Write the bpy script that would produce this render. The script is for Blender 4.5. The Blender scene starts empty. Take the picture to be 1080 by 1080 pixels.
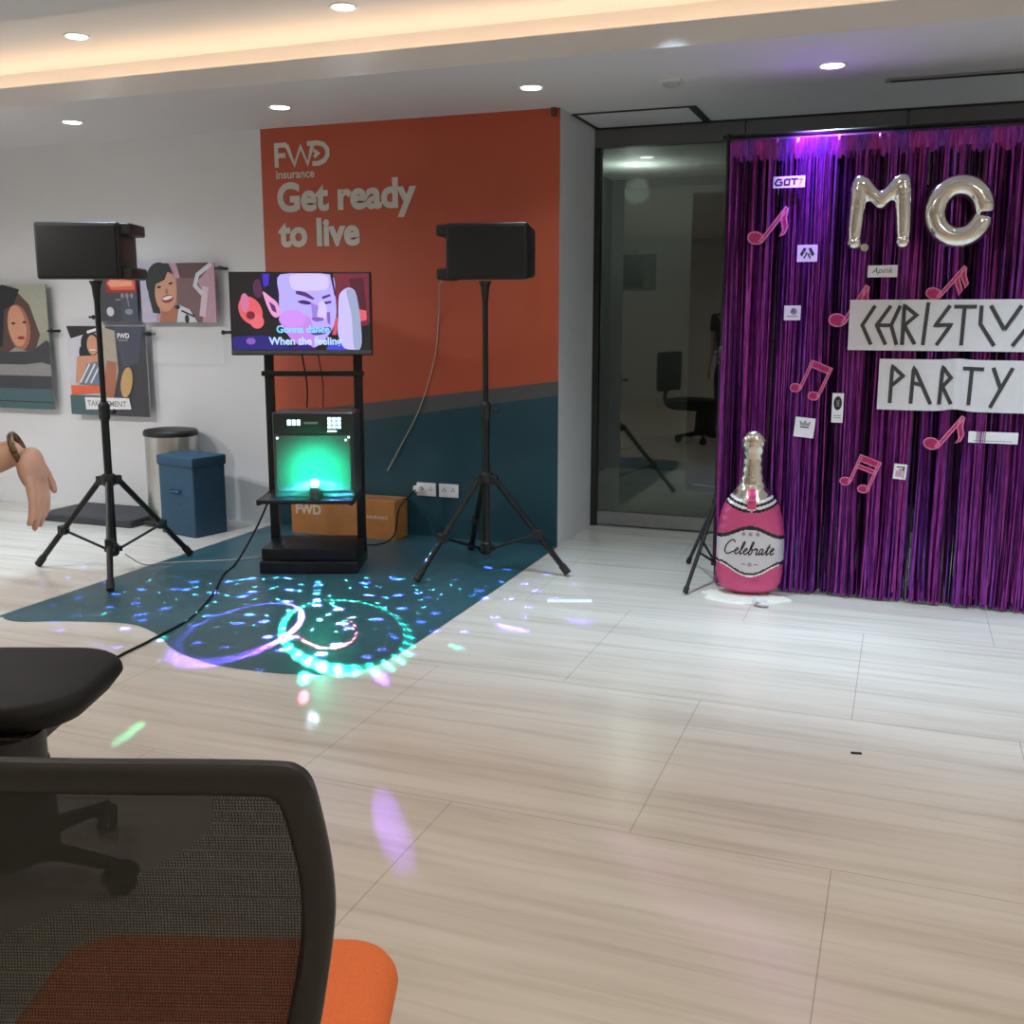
import bpy, bmesh, math, random
from math import sin, cos, pi, radians, hypot, atan2
from mathutils import Vector, Matrix
random.seed(11)
SC = bpy.context.scene
COL = SC.collection

# ------------------------------------------------------------------ materials
MATS = {}
def mat(name, col, rough=.5, metal=0.0, var=.08, scale=14, bump=0.0, emit=None, es=0.0, alpha=1.0, spec=.5, stretch=(1, 1, 1), bscale=120):
    if name in MATS: return MATS[name]
    m = bpy.data.materials.new(name); m.use_nodes = True
    nt = m.node_tree; N = nt.nodes; L = nt.links
    b = N['Principled BSDF']
    tc = N.new('ShaderNodeTexCoord'); mp = N.new('ShaderNodeMapping')
    mp.inputs['Scale'].default_value = stretch
    L.new(tc.outputs['Object'], mp.inputs['Vector'])
    nz = N.new('ShaderNodeTexNoise'); nz.inputs['Scale'].default_value = scale; nz.inputs['Detail'].default_value = 4
    L.new(mp.outputs['Vector'], nz.inputs['Vector'])
    rp = N.new('ShaderNodeValToRGB')
    rp.color_ramp.elements[0].color = tuple(max(0, c * (1 - var)) for c in col) + (1,)
    rp.color_ramp.elements[1].color = tuple(min(1, c * (1 + var)) for c in col) + (1,)
    rp.color_ramp.elements[0].position = .3; rp.color_ramp.elements[1].position = .7
    L.new(nz.outputs['Fac'], rp.inputs['Fac']); L.new(rp.outputs['Color'], b.inputs['Base Color'])
    b.inputs['Roughness'].default_value = rough; b.inputs['Metallic'].default_value = metal
    b.inputs['Specular IOR Level'].default_value = spec; b.inputs['Alpha'].default_value = alpha
    if emit:
        b.inputs['Emission Color'].default_value = emit + (1,); b.inputs['Emission Strength'].default_value = es
    if bump:
        n2 = N.new('ShaderNodeTexNoise'); n2.inputs['Scale'].default_value = bscale
        L.new(mp.outputs['Vector'], n2.inputs['Vector'])
        bp = N.new('ShaderNodeBump'); bp.inputs['Strength'].default_value = bump; bp.inputs['Distance'].default_value = .004
        L.new(n2.outputs['Fac'], bp.inputs['Height']); L.new(bp.outputs['Normal'], b.inputs['Normal'])
    MATS[name] = m
    return m

def s2l(r, g, b):
    f = lambda c: (c / 255 / 12.92) if c < 10.3 else ((c / 255 + .055) / 1.055) ** 2.4
    return (f(r), f(g), f(b))
def glow(name, rgb, s):
    return mat(name, (.02, .02, .02), .4, emit=s2l(*rgb), es=s)

white_wall = mat('white wall paint', (.72, .73, .74), .55, var=.015, scale=3, bump=.03)
ceil_paint = mat('ceiling paint', (.74, .73, .73), .7, var=.012, scale=2)
orange_paint = mat('orange mural vinyl', (.475, .085, .036), .42, var=.04, scale=3)
teal_paint = mat('dark teal mural vinyl', (.014, .062, .082), .4, var=.06, scale=3)
band_paint = mat('grey teal mural band', (.085, .085, .085), .42, var=.05, scale=3)
letter_mat = mat('pale grey lettering', (.62, .58, .52), .5, var=.02)
decal_mat = mat('teal floor vinyl', (.030, .088, .108), .36, var=.08, scale=2.5, bump=.02)
black_plastic = mat('black plastic', (.012, .012, .012), .45, var=.15, scale=60, bump=.1)
black_matte = mat('matte black', (.006, .006, .006), .65, var=.15, scale=40, spec=.3)
black_metal = mat('black powder coated metal', (.012, .013, .014), .38, metal=.3, var=.15, scale=50)
grille_mat = mat('black speaker grille', (.008, .008, .008), .55, metal=.2, var=.3, scale=300)
dark_rubber = mat('dark rubber', (.015, .015, .016), .7, var=.2, scale=70)
steel = mat('brushed steel', (.55, .55, .53), .28, metal=1, var=.1, scale=8, stretch=(20, 20, .4))
chrome = mat('chrome', (.75, .75, .76), .12, metal=1, var=.03)
silver_foil = mat('silver balloon foil', (.78, .77, .72), .14, metal=1, var=.05, scale=10, bump=.35, bscale=22)
dark_frame = mat('dark aluminium frame', (.035, .036, .036), .4, metal=.5, var=.08)
rail_metal = mat('satin aluminium rail', (.30, .31, .31), .4, metal=.7, var=.06)
header_mat = mat('grey header panel', (.13, .13, .127), .45, var=.04, scale=3)
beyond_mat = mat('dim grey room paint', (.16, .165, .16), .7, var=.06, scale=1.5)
beyond_shade = mat('doorway shade', (.02, .02, .024), .7, var=.1)
orange_fabric = mat('orange seat fabric', (.72, .155, .035), .75, var=.07, scale=220, bump=.25, bscale=500)
paper = mat('white paper', (.60, .59, .60), .45, var=.03, scale=20)
card = mat('white card', (.70, .70, .72), .4, var=.03, scale=20)
ink = mat('dark grey ink', (.035, .034, .037), .55, var=.15, scale=60)
pink_foil = mat('pink glitter card', (.40, .025, .13), .35, metal=.4, var=.25, scale=90, bump=.2)
pink_edge = mat('pale pink edge', (.62, .18, .34), .35, metal=.3, var=.15, scale=60)
carton_mat = mat('orange brown carton', (.42, .17, .045), .65, var=.08, scale=12)
carton_print = mat('pale carton print', (.62, .50, .38), .6, var=.05)
teal_bin = mat('blue fabric storage box', (.020, .070, .125), .7, var=.12, scale=60, bump=.15, bscale=300)
mat_grey = mat('charcoal rubber mat', (.035, .037, .042), .6, var=.12, scale=40, bump=.2)
socket_white = mat('white socket plastic', (.75, .75, .75), .35, var=.02)
cloth_cream = mat('cream plastic sheet', (.72, .69, .60), .5, var=.06, scale=15)
bottle_pink = mat('pink balloon foil', (.60, .085, .22), .25, metal=.45, var=.06, scale=8, bump=.25, bscale=18)
bottle_label = mat('pale label foil', (.60, .57, .60), .3, metal=.35, var=.05, scale=8, bump=.15, bscale=18)
bottle_black = mat('black balloon print', (.015, .008, .012), .25, var=.1)
bottle_white = mat('white balloon print', (.75, .74, .78), .25, metal=.3, var=.03)
skin_mat = mat('skin', (.58, .38, .33), .5, var=.06, scale=25)
hair_mat = mat('black hair', (.010, .008, .007), .45, var=.3, scale=80, stretch=(6, 6, 1))
shirt_mat = mat('charcoal cotton', (.05, .05, .055), .85, var=.12, scale=120, bump=.2)
denim = mat('dark blue denim', (.03, .04, .07), .85, var=.15, scale=150, bump=.2)
led_white = glow('warm white led strip', (255, 220, 182), 9.0)
lens_cool = glow('lit downlight lens', (255, 252, 248), 6.0)
slot_shade = mat('dark slot', (.03, .03, .03), .7, var=.1)  # near-black strips paint the shade inside gaps, slots and holes
green_bulb = glow('green lit dome', (110, 255, 215), 4.0)
led_cyan = glow('lit cyan white digits', (190, 250, 255), 2.6)
acrylic = mat('clear acrylic', (.85, .87, .87), .1, var=.01, alpha=.10)

def floor_material():
    m = bpy.data.materials.new('pale veined marble tiles'); m.use_nodes = True
    nt = m.node_tree; N = nt.nodes; L = nt.links; b = N['Principled BSDF']
    tc = N.new('ShaderNodeTexCoord')
    mp = N.new('ShaderNodeMapping'); mp.inputs['Scale'].default_value = (.28, 3.4, 1)
    L.new(tc.outputs['Object'], mp.inputs['Vector'])
    n1 = N.new('ShaderNodeTexNoise'); n1.inputs['Scale'].default_value = 2.0; n1.inputs['Detail'].default_value = 7; n1.inputs['Roughness'].default_value = .62; n1.inputs['Distortion'].default_value = .35
    L.new(mp.outputs['Vector'], n1.inputs['Vector'])
    r1 = N.new('ShaderNodeValToRGB')
    e = r1.color_ramp.elements
    e[0].position = .25; e[0].color = (.51, .455, .39, 1)
    e[1].position = .66; e[1].color = (.66, .615, .545, 1)
    k = e.new(.45); k.color = (.595, .545, .475, 1)
    L.new(n1.outputs['Fac'], r1.inputs['Fac'])
    n3 = N.new('ShaderNodeTexNoise'); n3.inputs['Scale'].default_value = 9; n3.inputs['Detail'].default_value = 5
    mp3 = N.new('ShaderNodeMapping'); mp3.inputs['Scale'].default_value = (.12, 2.6, 1)
    L.new(tc.outputs['Object'], mp3.inputs['Vector']); L.new(mp3.outputs['Vector'], n3.inputs['Vector'])
    r3 = N.new('ShaderNodeValToRGB'); r3.color_ramp.elements[0].position = .30; r3.color_ramp.elements[0].color = (.82, .80, .78, 1)
    r3.color_ramp.elements[1].position = .50; r3.color_ramp.elements[1].color = (1, 1, 1, 1)
    L.new(n3.outputs['Fac'], r3.inputs['Fac'])
    mul = N.new('ShaderNodeMixRGB'); mul.blend_type = 'MULTIPLY'; mul.inputs['Fac'].default_value = .8
    L.new(r1.outputs['Color'], mul.inputs['Color1']); L.new(r3.outputs['Color'], mul.inputs['Color2'])
    br = N.new('ShaderNodeTexBrick'); br.offset = .5; br.offset_frequency = 2
    br.inputs['Scale'].default_value = 1; br.inputs['Brick Width'].default_value = 1.08; br.inputs['Row Height'].default_value = 1.075
    br.inputs['Mortar Size'].default_value = .0016; br.inputs['Mortar Smooth'].default_value = .1
    mpb = N.new('ShaderNodeMapping'); mpb.inputs['Location'].default_value = (.64 + 10.8 + .54, -2.625 + 10.75, 0)
    L.new(tc.outputs['Object'], mpb.inputs['Vector']); L.new(mpb.outputs['Vector'], br.inputs['Vector'])
    mj = N.new('ShaderNodeMixRGB'); mj.inputs['Color2'].default_value = (.20, .165, .13, 1)
    mf = N.new('ShaderNodeMath'); mf.operation = 'MULTIPLY'; mf.inputs[1].default_value = .55
    L.new(br.outputs['Fac'], mf.inputs[0]); L.new(mf.outputs[0], mj.inputs['Fac'])
    L.new(mul.outputs['Color'], mj.inputs['Color1']); L.new(mj.outputs['Color'], b.inputs['Base Color'])
    rr = N.new('ShaderNodeMapRange'); rr.inputs['To Min'].default_value = .16; rr.inputs['To Max'].default_value = .27
    L.new(n1.outputs['Fac'], rr.inputs['Value']); L.new(rr.outputs['Result'], b.inputs['Roughness'])
    b.inputs['Specular IOR Level'].default_value = .5
    return m

def glass_material():
    m = bpy.data.materials.new('dark reflective glass'); m.use_nodes = True
    nt = m.node_tree; N = nt.nodes; L = nt.links; N.clear()
    out = N.new('ShaderNodeOutputMaterial'); mx = N.new('ShaderNodeMixShader')
    tr = N.new('ShaderNodeBsdfTransparent'); tr.inputs['Color'].default_value = (.62, .66, .64, 1)
    gl = N.new('ShaderNodeBsdfGlossy'); gl.inputs['Roughness'].default_value = .015; gl.inputs['Color'].default_value = (.9, .95, .92, 1)
    fr = N.new('ShaderNodeFresnel'); fr.inputs['IOR'].default_value = 1.5
    nz = N.new('ShaderNodeTexNoise'); nz.inputs['Scale'].default_value = .6
    ad = N.new('ShaderNodeMath'); ad.operation = 'MULTIPLY_ADD'; ad.inputs[1].default_value = .01; ad.inputs[2].default_value = .035
    L.new(nz.outputs['Fac'], ad.inputs[0])
    a2 = N.new('ShaderNodeMath'); a2.operation = 'ADD'; L.new(fr.outputs[0], a2.inputs[0]); L.new(ad.outputs[0], a2.inputs[1])
    L.new(a2.outputs[0], mx.inputs['Fac']); L.new(tr.outputs[0], mx.inputs[1]); L.new(gl.outputs[0], mx.inputs[2])
    L.new(mx.outputs[0], out.inputs['Surface'])
    return m

def mesh_fabric():
    m = bpy.data.materials.new('see-through black mesh fabric'); m.use_nodes = True
    nt = m.node_tree; N = nt.nodes; L = nt.links; b = N['Principled BSDF']; out = N['Material Output']
    b.inputs['Base Color'].default_value = (.008, .008, .007, 1); b.inputs['Roughness'].default_value = .7
    tr = N.new('ShaderNodeBsdfTransparent'); mx = N.new('ShaderNodeMixShader')
    tc = N.new('ShaderNodeTexCoord'); ck = N.new('ShaderNodeTexChecker'); ck.inputs['Scale'].default_value = 420
    mp = N.new('ShaderNodeMapping'); mp.inputs['Rotation'].default_value = (0, radians(45), 0)
    L.new(tc.outputs['Object'], mp.inputs['Vector']); L.new(mp.outputs['Vector'], ck.inputs['Vector'])
    ck.inputs['Color1'].default_value = (.11, .11, .11, 1); ck.inputs['Color2'].default_value = (.02, .02, .02, 1)
    L.new(ck.outputs['Color'], mx.inputs['Fac']); L.new(b.outputs[0], mx.inputs[1]); L.new(tr.outputs[0], mx.inputs[2])
    L.new(mx.outputs[0], out.inputs['Surface'])
    return m

def foil(name, col, rough):
    m = bpy.data.materials.new(name); m.use_nodes = True
    nt = m.node_tree; N = nt.nodes; L = nt.links; b = N['Principled BSDF']
    tc = N.new('ShaderNodeTexCoord'); mp = N.new('ShaderNodeMapping'); mp.inputs['Scale'].default_value = (60, 60, 9)
    L.new(tc.outputs['Object'], mp.inputs['Vector'])
    nz = N.new('ShaderNodeTexNoise'); nz.inputs['Scale'].default_value = 1.6; nz.inputs['Detail'].default_value = 3
    L.new(mp.outputs['Vector'], nz.inputs['Vector'])
    rp = N.new('ShaderNodeValToRGB')
    rp.color_ramp.elements[0].color = tuple(c * .55 for c in col) + (1,); rp.color_ramp.elements[1].color = tuple(min(1, c * 1.3) for c in col) + (1,)
    rp.color_ramp.elements[0].position = .3; rp.color_ramp.elements[1].position = .7
    L.new(nz.outputs['Fac'], rp.inputs['Fac']); L.new(rp.outputs['Color'], b.inputs['Base Color'])
    b.inputs['Metallic'].default_value = .8; b.inputs['Roughness'].default_value = rough
    bp = N.new('ShaderNodeBump'); bp.inputs['Strength'].default_value = .5; bp.inputs['Distance'].default_value = .004
    L.new(nz.outputs['Fac'], bp.inputs['Height']); L.new(bp.outputs['Normal'], b.inputs['Normal'])
    return m

# ------------------------------------------------------------------ mesh builder
class MB:
    def __init__(s): s.v = []; s.f = []; s.m = []
    def add(s, vs, fs, mi=0):
        o = len(s.v); s.v += [tuple(v) for v in vs]; s.f += [tuple(o + i for i in f) for f in fs]; s.m += [mi] * len(fs)
    def box(s, c, d, mi=0, rz=0.0, bev=0.0, mtx=None):
        bm = bmesh.new(); bmesh.ops.create_cube(bm, size=1)
        for v in bm.verts: v.co = Vector((v.co.x * d[0], v.co.y * d[1], v.co.z * d[2]))
        if bev: bmesh.ops.bevel(bm, geom=bm.edges[:], offset=bev, segments=3, profile=.6, affect='EDGES')
        M = Matrix.Translation(c) @ (mtx if mtx else Matrix.Rotation(rz, 4, 'Z'))
        s.bm(bm, M, mi)
    def bm(s, bm, M=Matrix(), mi=0):
        bm.verts.index_update()
        s.add([M @ v.co for v in bm.verts], [[v.index for v in f.verts] for f in bm.faces], mi); bm.free()
    def tube(s, pts, r, n=12, mi=0, cap=True):
        pts = [Vector(p) for p in pts]; R = r if isinstance(r, (list, tuple)) else [r] * len(pts)
        vs = []; fs = []; up = None
        for i, p in enumerate(pts):
            t = (pts[min(i + 1, len(pts) - 1)] - pts[max(i - 1, 0)]).normalized()
            if up is None:
                up = Vector((0, 0, 1)) if abs(t.z) < .9 else Vector((1, 0, 0))
            a = t.cross(up).normalized(); up = a.cross(t).normalized()
            for k in range(n):
                q = 2 * pi * k / n; vs.append(p + (a * cos(q) + up * sin(q)) * R[i])
        for i in range(len(pts) - 1):
            for k in range(n):
                k2 = (k + 1) % n; fs.append((i * n + k, i * n + k2, (i + 1) * n + k2, (i + 1) * n + k))
        if cap:
            fs.append(tuple(range(n - 1, -1, -1))); fs.append(tuple((len(pts) - 1) * n + k for k in range(n)))
        s.add(vs, fs, mi)
    def lathe(s, prof, c=(0, 0, 0), n=32, mi=0, sx=1.0, sy=1.0):
        vs = []; fs = []
        for r, z in prof:
            for k in range(n):
                q = 2 * pi * k / n; vs.append((c[0] + r * sx * cos(q), c[1] + r * sy * sin(q), c[2] + z))
        for i in range(len(prof) - 1):
            for k in range(n):
                k2 = (k + 1) % n; fs.append((i * n + k, i * n + k2, (i + 1) * n + k2, (i + 1) * n + k))
        fs.append(tuple(range(n - 1, -1, -1))); fs.append(tuple((len(prof) - 1) * n + k for k in range(n)))
        s.add(vs, fs, mi)
    def ball(s, c, r, mi=0, n=20, mtx=None):
        bm = bmesh.new(); bmesh.ops.create_uvsphere(bm, u_segments=n, v_segments=n // 2, radius=1)
        rr = r if isinstance(r, (tuple, list)) else (r, r, r)
        M = Matrix.Translation(c) @ (mtx or Matrix()) @ Matrix.Diagonal((rr[0], rr[1], rr[2], 1)); s.bm(bm, M, mi)
    def prism(s, poly, y0, y1, mi=0, mi_side=None):
        # polygon in (x, z), from y0 (front) to y1 (back)
        n = len(poly); A = sum(poly[i][0] * poly[(i + 1) % n][1] - poly[(i + 1) % n][0] * poly[i][1] for i in range(n))
        if A < 0: poly = poly[::-1]
        vs = [(p[0], y0, p[1]) for p in poly] + [(p[0], y1, p[1]) for p in poly]
        s.add(vs, [tuple(range(n)), tuple(range(2 * n - 1, n - 1, -1))], mi)
        o = len(s.v) - 2 * n
        for i in range(n):
            j = (i + 1) % n; s.f.append((o + j, o + i, o + n + i, o + n + j)); s.m.append(mi if mi_side is None else mi_side)
    def slab(s, w, d, z0, z1, rad, mi=0, c=(0, 0), edge=.02, dome=0.0, n=8, bot=.0, rz=0.0):
        # soft rounded-rectangle cushion or lid
        def ring(ins, z):
            W = w / 2 - ins; D = d / 2 - ins; r = max(.004, rad - ins); o = []
            for qx, qy, a0 in ((1, 1, 0), (-1, 1, pi / 2), (-1, -1, pi), (1, -1, 3 * pi / 2)):
                for k in range(n + 1):
                    a = a0 + pi / 2 * k / n; x = qx * (W - r) + r * cos(a); y = qy * (D - r) + r * sin(a)
                    o.append((c[0] + x * cos(rz) - y * sin(rz), c[1] + x * sin(rz) + y * cos(rz), z))
            return o
        h = z1 - z0; e = min(edge, h / 2)
        rings = [ring(bot + e * .7, z0), ring(bot * .5 + e * .15, z0 + e * .45)]
        for k in range(5):
            a = pi / 2 * k / 4; rings.append(ring(e * (1 - cos(a)), z1 - e + e * sin(a)))
        for t in (.25, .5, .75): rings.append(ring(e + t * (min(w, d) / 2 - e) * .9, z1 + dome * (1 - (1 - t) ** 2)))
        m = len(rings[0]); vs = [p for r_ in rings for p in r_]; fs = []
        for i in range(len(rings) - 1):
            for k in range(m):
                k2 = (k + 1) % m; fs.append((i * m + k, i * m + k2, (i + 1) * m + k2, (i + 1) * m + k))
        fs.append(tuple(range(m - 1, -1, -1))); fs.append(tuple((len(rings) - 1) * m + k for k in range(m)))
        s.add(vs, fs, mi)
    def build(s, name, mats, parent=None, smooth=35, loc=None, rz=None):
        me = bpy.data.meshes.new(name); me.from_pydata(s.v, [], s.f)
        for m in (mats if isinstance(mats, (list, tuple)) else [mats]): me.materials.append(m)
        for p, i in zip(me.polygons, s.m): p.material_index = i
        me.update()
        o = bpy.data.objects.new(name, me); COL.objects.link(o)
        if parent: o.parent = parent
        if loc: o.location = loc
        if rz is not None: o.rotation_euler = (0, 0, rz)
        if smooth:
            bm = bmesh.new(); bm.from_mesh(me); lim = radians(smooth)
            for f in bm.faces: f.smooth = True
            for e in bm.edges: e.smooth = len(e.link_faces) == 2 and e.calc_face_angle(0) < lim
            bm.to_mesh(me); bm.free()
        return o

def tag(o, label=None, cat=None, group=None, kind=None):
    if label: o['label'] = label
    if cat: o['category'] = cat
    if group: o['group'] = group
    if kind: o['kind'] = kind
    return o
def thing(name, label, cat, loc=(0, 0, 0), rz=0.0, group=None):
    o = bpy.data.objects.new(name, None); COL.objects.link(o)
    o.location = loc; o.rotation_euler = (0, 0, rz); o.empty_display_size = .1
    return tag(o, label, cat, group)
def struct(o): o['kind'] = 'structure'; return o

def text_mesh(txt, size, bold=0.0, shear=0.0, spacing=1.0):
    """list of (verts (x, z), faces) of a line of lettering, left edge at x = 0"""
    cu = bpy.data.curves.new('t', 'FONT'); cu.body = txt; cu.size = size; cu.offset = bold; cu.shear = shear; cu.space_character = spacing; cu.resolution_u = 6
    o = bpy.data.objects.new('t', cu); COL.objects.link(o)
    dg = bpy.context.evaluated_depsgraph_get(); dg.update()
    me = bpy.data.meshes.new_from_object(o.evaluated_get(dg))
    vs = [(v.co.x, v.co.y) for v in me.vertices]; fs = [tuple(p.vertices) for p in me.polygons]
    x0 = min([v[0] for v in vs] or [0]); vs = [(a - x0, b) for a, b in vs]
    bpy.data.objects.remove(o); bpy.data.curves.remove(cu); bpy.data.meshes.remove(me)
    return vs, fs
def put_text(mb, txt, x, z, width=None, size=.1, y=0.0, mi=0, bold=0.0, shear=0.0, rot=0.0, height=None, spacing=1.0):
    vs, fs = text_mesh(txt, size, bold, shear, spacing)
    if not vs: return
    w = max(v[0] for v in vs); k = (width / w) if width else 1.0
    kz = k
    if height: kz = height / max(1e-6, max(v[1] for v in vs))
    c_, s_ = cos(rot), sin(rot)
    mb.add([(x + v[0] * k * c_ - v[1] * kz * s_, y, z + v[0] * k * s_ + v[1] * kz * c_) for v in vs], fs, mi)
def stroke(mb, pts, w, y, mi=0, closed=False, y1=None):
    """thick polyline of flat mitred quads in (x, z)"""
    n = len(pts)
    def nrm(a, b):
        dx, dz = b[0] - a[0], b[1] - a[1]; l = hypot(dx, dz) or 1; return (-dz / l, dx / l)
    L, R = [], []
    for i, p in enumerate(pts):
        a = pts[(i - 1) % n] if (closed or i > 0) else None; b = pts[(i + 1) % n] if (closed or i < n - 1) else None
        n1 = nrm(a, p) if a else nrm(p, b); n2 = nrm(p, b) if b else n1
        mx, mz = n1[0] + n2[0], n1[1] + n2[1]; l2 = (mx * mx + mz * mz) or 1; k = min(2 / l2, 1.6)
        L.append((p[0] + mx * k * w / 2, p[1] + mz * k * w / 2)); R.append((p[0] - mx * k * w / 2, p[1] - mz * k * w / 2))
    m = n if closed else n - 1
    for i in range(m):
        j = (i + 1) % n
        q = [L[i], R[i], R[j], L[j]]
        if y1 is None: mb.add([(a, y, b) for a, b in q], [(0, 1, 2, 3)], mi)
        else: mb.prism(q, y, y1, mi)
def ell(cx, cz, rx, rz, rot=0.0, n=22, a0=0, a1=2 * pi):
    o = []
    for k in range(n):
        a = a0 + (a1 - a0) * k / (n if abs(a1 - a0 - 2 * pi) < 1e-6 else n - 1); x, z = rx * cos(a), rz * sin(a)
        o.append((cx + x * cos(rot) - z * sin(rot), cz + x * sin(rot) + z * cos(rot)))
    return o
class Flat:
    """stack of flat printed shapes on a board, in board coordinates"""
    def __init__(s, y=0.0, step=.0004): s.mb = MB(); s.y = y; s.step = step; s.mats = []
    def mi(s, m):
        if m not in s.mats: s.mats.append(m)
        return s.mats.index(m)
    def poly(s, pts, m):
        s.y -= s.step
        n = len(pts); A = sum(pts[i][0] * pts[(i + 1) % n][1] - pts[(i + 1) % n][0] * pts[i][1] for i in range(n))
        if A < 0: pts = pts[::-1]
        s.mb.add([(p[0], s.y, p[1]) for p in pts], [tuple(range(n))], s.mi(m))
    def rect(s, x0, z0, x1, z1, m): s.poly([(x0, z0), (x1, z0), (x1, z1), (x0, z1)], m)
    def line(s, pts, w, m): s.y -= s.step; stroke(s.mb, pts, w, s.y, s.mi(m))
    def text(s, t, x, z, m, **k): s.y -= s.step; put_text(s.mb, t, x, z, y=s.y, mi=s.mi(m), **k)
    def build(s, name, parent, **k): return s.mb.build(name, s.mats, parent, smooth=0, **k)

# ------------------------------------------------------------------ room shell
H = 2.60            # soffit height
YW = 5.955          # orange wall face
YG = 6.683          # glass line
def B(name, lo, hi, m, parent=None):
    mb = MB(); mb.box([(a + b) / 2 for a, b in zip(lo, hi)], [b - a for a, b in zip(lo, hi)]); o = mb.build(name, m, parent, smooth=0)
    if not parent: struct(o)
    return o
B('floor', (-7.3, -3.6, -.1), (3.4, 9.6, 0), floor_material())
B('wall_left', (-7.4, -3.6, 0), (-7.3, 6.0, 2.95), white_wall)
B('wall_right', (3.4, -3.6, 0), (3.5, 9.6, 2.95), white_wall)
B('wall_near', (-7.3, -3.7, 0), (3.4, -3.6, 2.95), white_wall)
B('wall_back', (-7.3, YW + .02, 0), (-3.985, YW + .14, H), white_wall)

# mural column: orange over grey band over teal, white flank
mb = MB(); XL, XR = -3.985, -1.945
zl0, zr0, zl1, zr1 = .628, .938, .757, 1.024
y = YW
mb.add([(XL, y, 0), (XR, y, 0), (XR, y, zr0), (XL, y, zl0)], [(0, 1, 2, 3)], 1)
mb.add([(XL, y, zl0), (XR, y, zr0), (XR, y, zr1), (XL, y, zl1)], [(0, 1, 2, 3)], 2)
mb.add([(XL, y, zl1), (XR, y, zr1), (XR, y, H), (XL, y, H)], [(0, 1, 2, 3)], 0)
mb.add([(XR, y, 0), (XR, YG + .03, 0), (XR, YG + .03, H), (XR, y, H)], [(0, 1, 2, 3)], 3)
mb.add([(XL, y, 0), (XL, y, H), (XL, YG + .03, H), (XL, YG + .03, 0)], [(0, 1, 2, 3)], 3)
mb.add([(XL, YG + .03, 0), (XL, YG + .03, H), (XR, YG + .03, H), (XR, YG + .03, 0)], [(0, 1, 2, 3)], 3)
mural = struct(mb.build('wall_mural', [orange_paint, teal_paint, band_paint, white_wall], smooth=0))
# lettering on the mural
f = Flat(YW - .001)
x0, z0, k = -3.883, 2.355, .152
def fw(pts, w=.030): f.line([(x0 + a * k, z0 + b * k) for a, b in pts], w, letter_mat)
fw([(.1, 0), (.1, .9), (.62, .9)]); fw([(.1, .48), (.55, .48)])
fw([(.62, .9), (.98, .08), (1.3, .80), (1.62, .08), (1.9, .9)]); f.y += .0002
fw([(1.62, .9), (2.15, .9), (2.42, .82), (2.58, .62), (2.58, .38), (2.42, .18), (2.15, .08), (1.85, .08)])
fw([(1.93, .62), (2.13, .48), (1.93, .34)], .022)
f.text('insurance', -3.874, 2.285, letter_mat, width=.285, size=.06, bold=.0012)
f.text('Get ready', -3.872, 2.083, letter_mat, width=1.0, size=.2, bold=.008)
f.text('to live', -3.872, 1.862, letter_mat, width=.60, size=.2, bold=.008)
f.build('wall_lettering', mural)

# ceilings
B('ceiling', (-7.3, 4.82, H), (3.4, 9.6, H + .02), ceil_paint)
B('trim_1', (-7.3, 4.82, H + .02), (3.4, 4.845, H + .105), ceil_paint)          # fascia lip of the cove
B('trim_2', (-7.3, 5.27, H + .02), (3.4, 5.29, 2.9), ceil_paint)                # back of the cove
B('ceiling_upper', (-7.3, 3.46, 2.9), (3.4, 5.29, 2.94), ceil_paint)
B('ceiling_near', (-7.3, -3.6, H), (3.4, 3.46, H + .02), ceil_paint)
B('trim_3', (-7.3, 3.44, H + .02), (3.4, 3.46, 2.9), ceil_paint)
mb = MB(); mb.box((-1.95, 5.12, H + .032), (10.6, .035, .016)); o = mb.build('cove_light_strip', led_white, smooth=0)
tag(o, 'warm white light strip glowing inside the ceiling cove', 'light strip')

# glass front
gm = glass_material()
g = struct(bpy.data.objects.new('window_1', None)); COL.objects.link(g)
def GP(name, lo, hi, m): return B(name, lo, hi, m, g)
GP('header_panel', (XR, YG - .01, 2.475), (-.995, YG + .05, 2.585), header_mat)
GP('header_panel', (-.980, YG - .01, 2.475), (-.068, YG + .05, 2.585), header_mat)
GP('header_panel', (-.053, YG - .01, 2.475), (3.4, YG + .05, 2.585), header_mat)
GP('top_channel', (XR, YG - .005, 2.585), (3.4, YG + .05, H), dark_frame)
GP('jamb', (XR + .001, YG - .012, 0), (XR + .04, YG + .05, 2.475), dark_frame)
for a, b in ((-1.9, -.99), (-.985, -.06), (-.055, 1.4), (1.405, 3.4)):
    GP('pane', (a, YG + .014, .10), (b, YG + .026, 2.475), gm)
    GP('bottom_rail', (a, YG, .014), (b, YG + .045, .10), rail_metal)
# dim room beyond the glass
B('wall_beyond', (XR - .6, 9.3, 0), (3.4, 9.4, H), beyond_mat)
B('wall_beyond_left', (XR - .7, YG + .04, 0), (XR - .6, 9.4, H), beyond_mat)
B('wall_beyond_doorway_shade', (-1.62, 8.3, 0), (3.38, 8.5, 2.35), beyond_shade)  # solid near-black block, painted as the darkness of an opening

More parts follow.
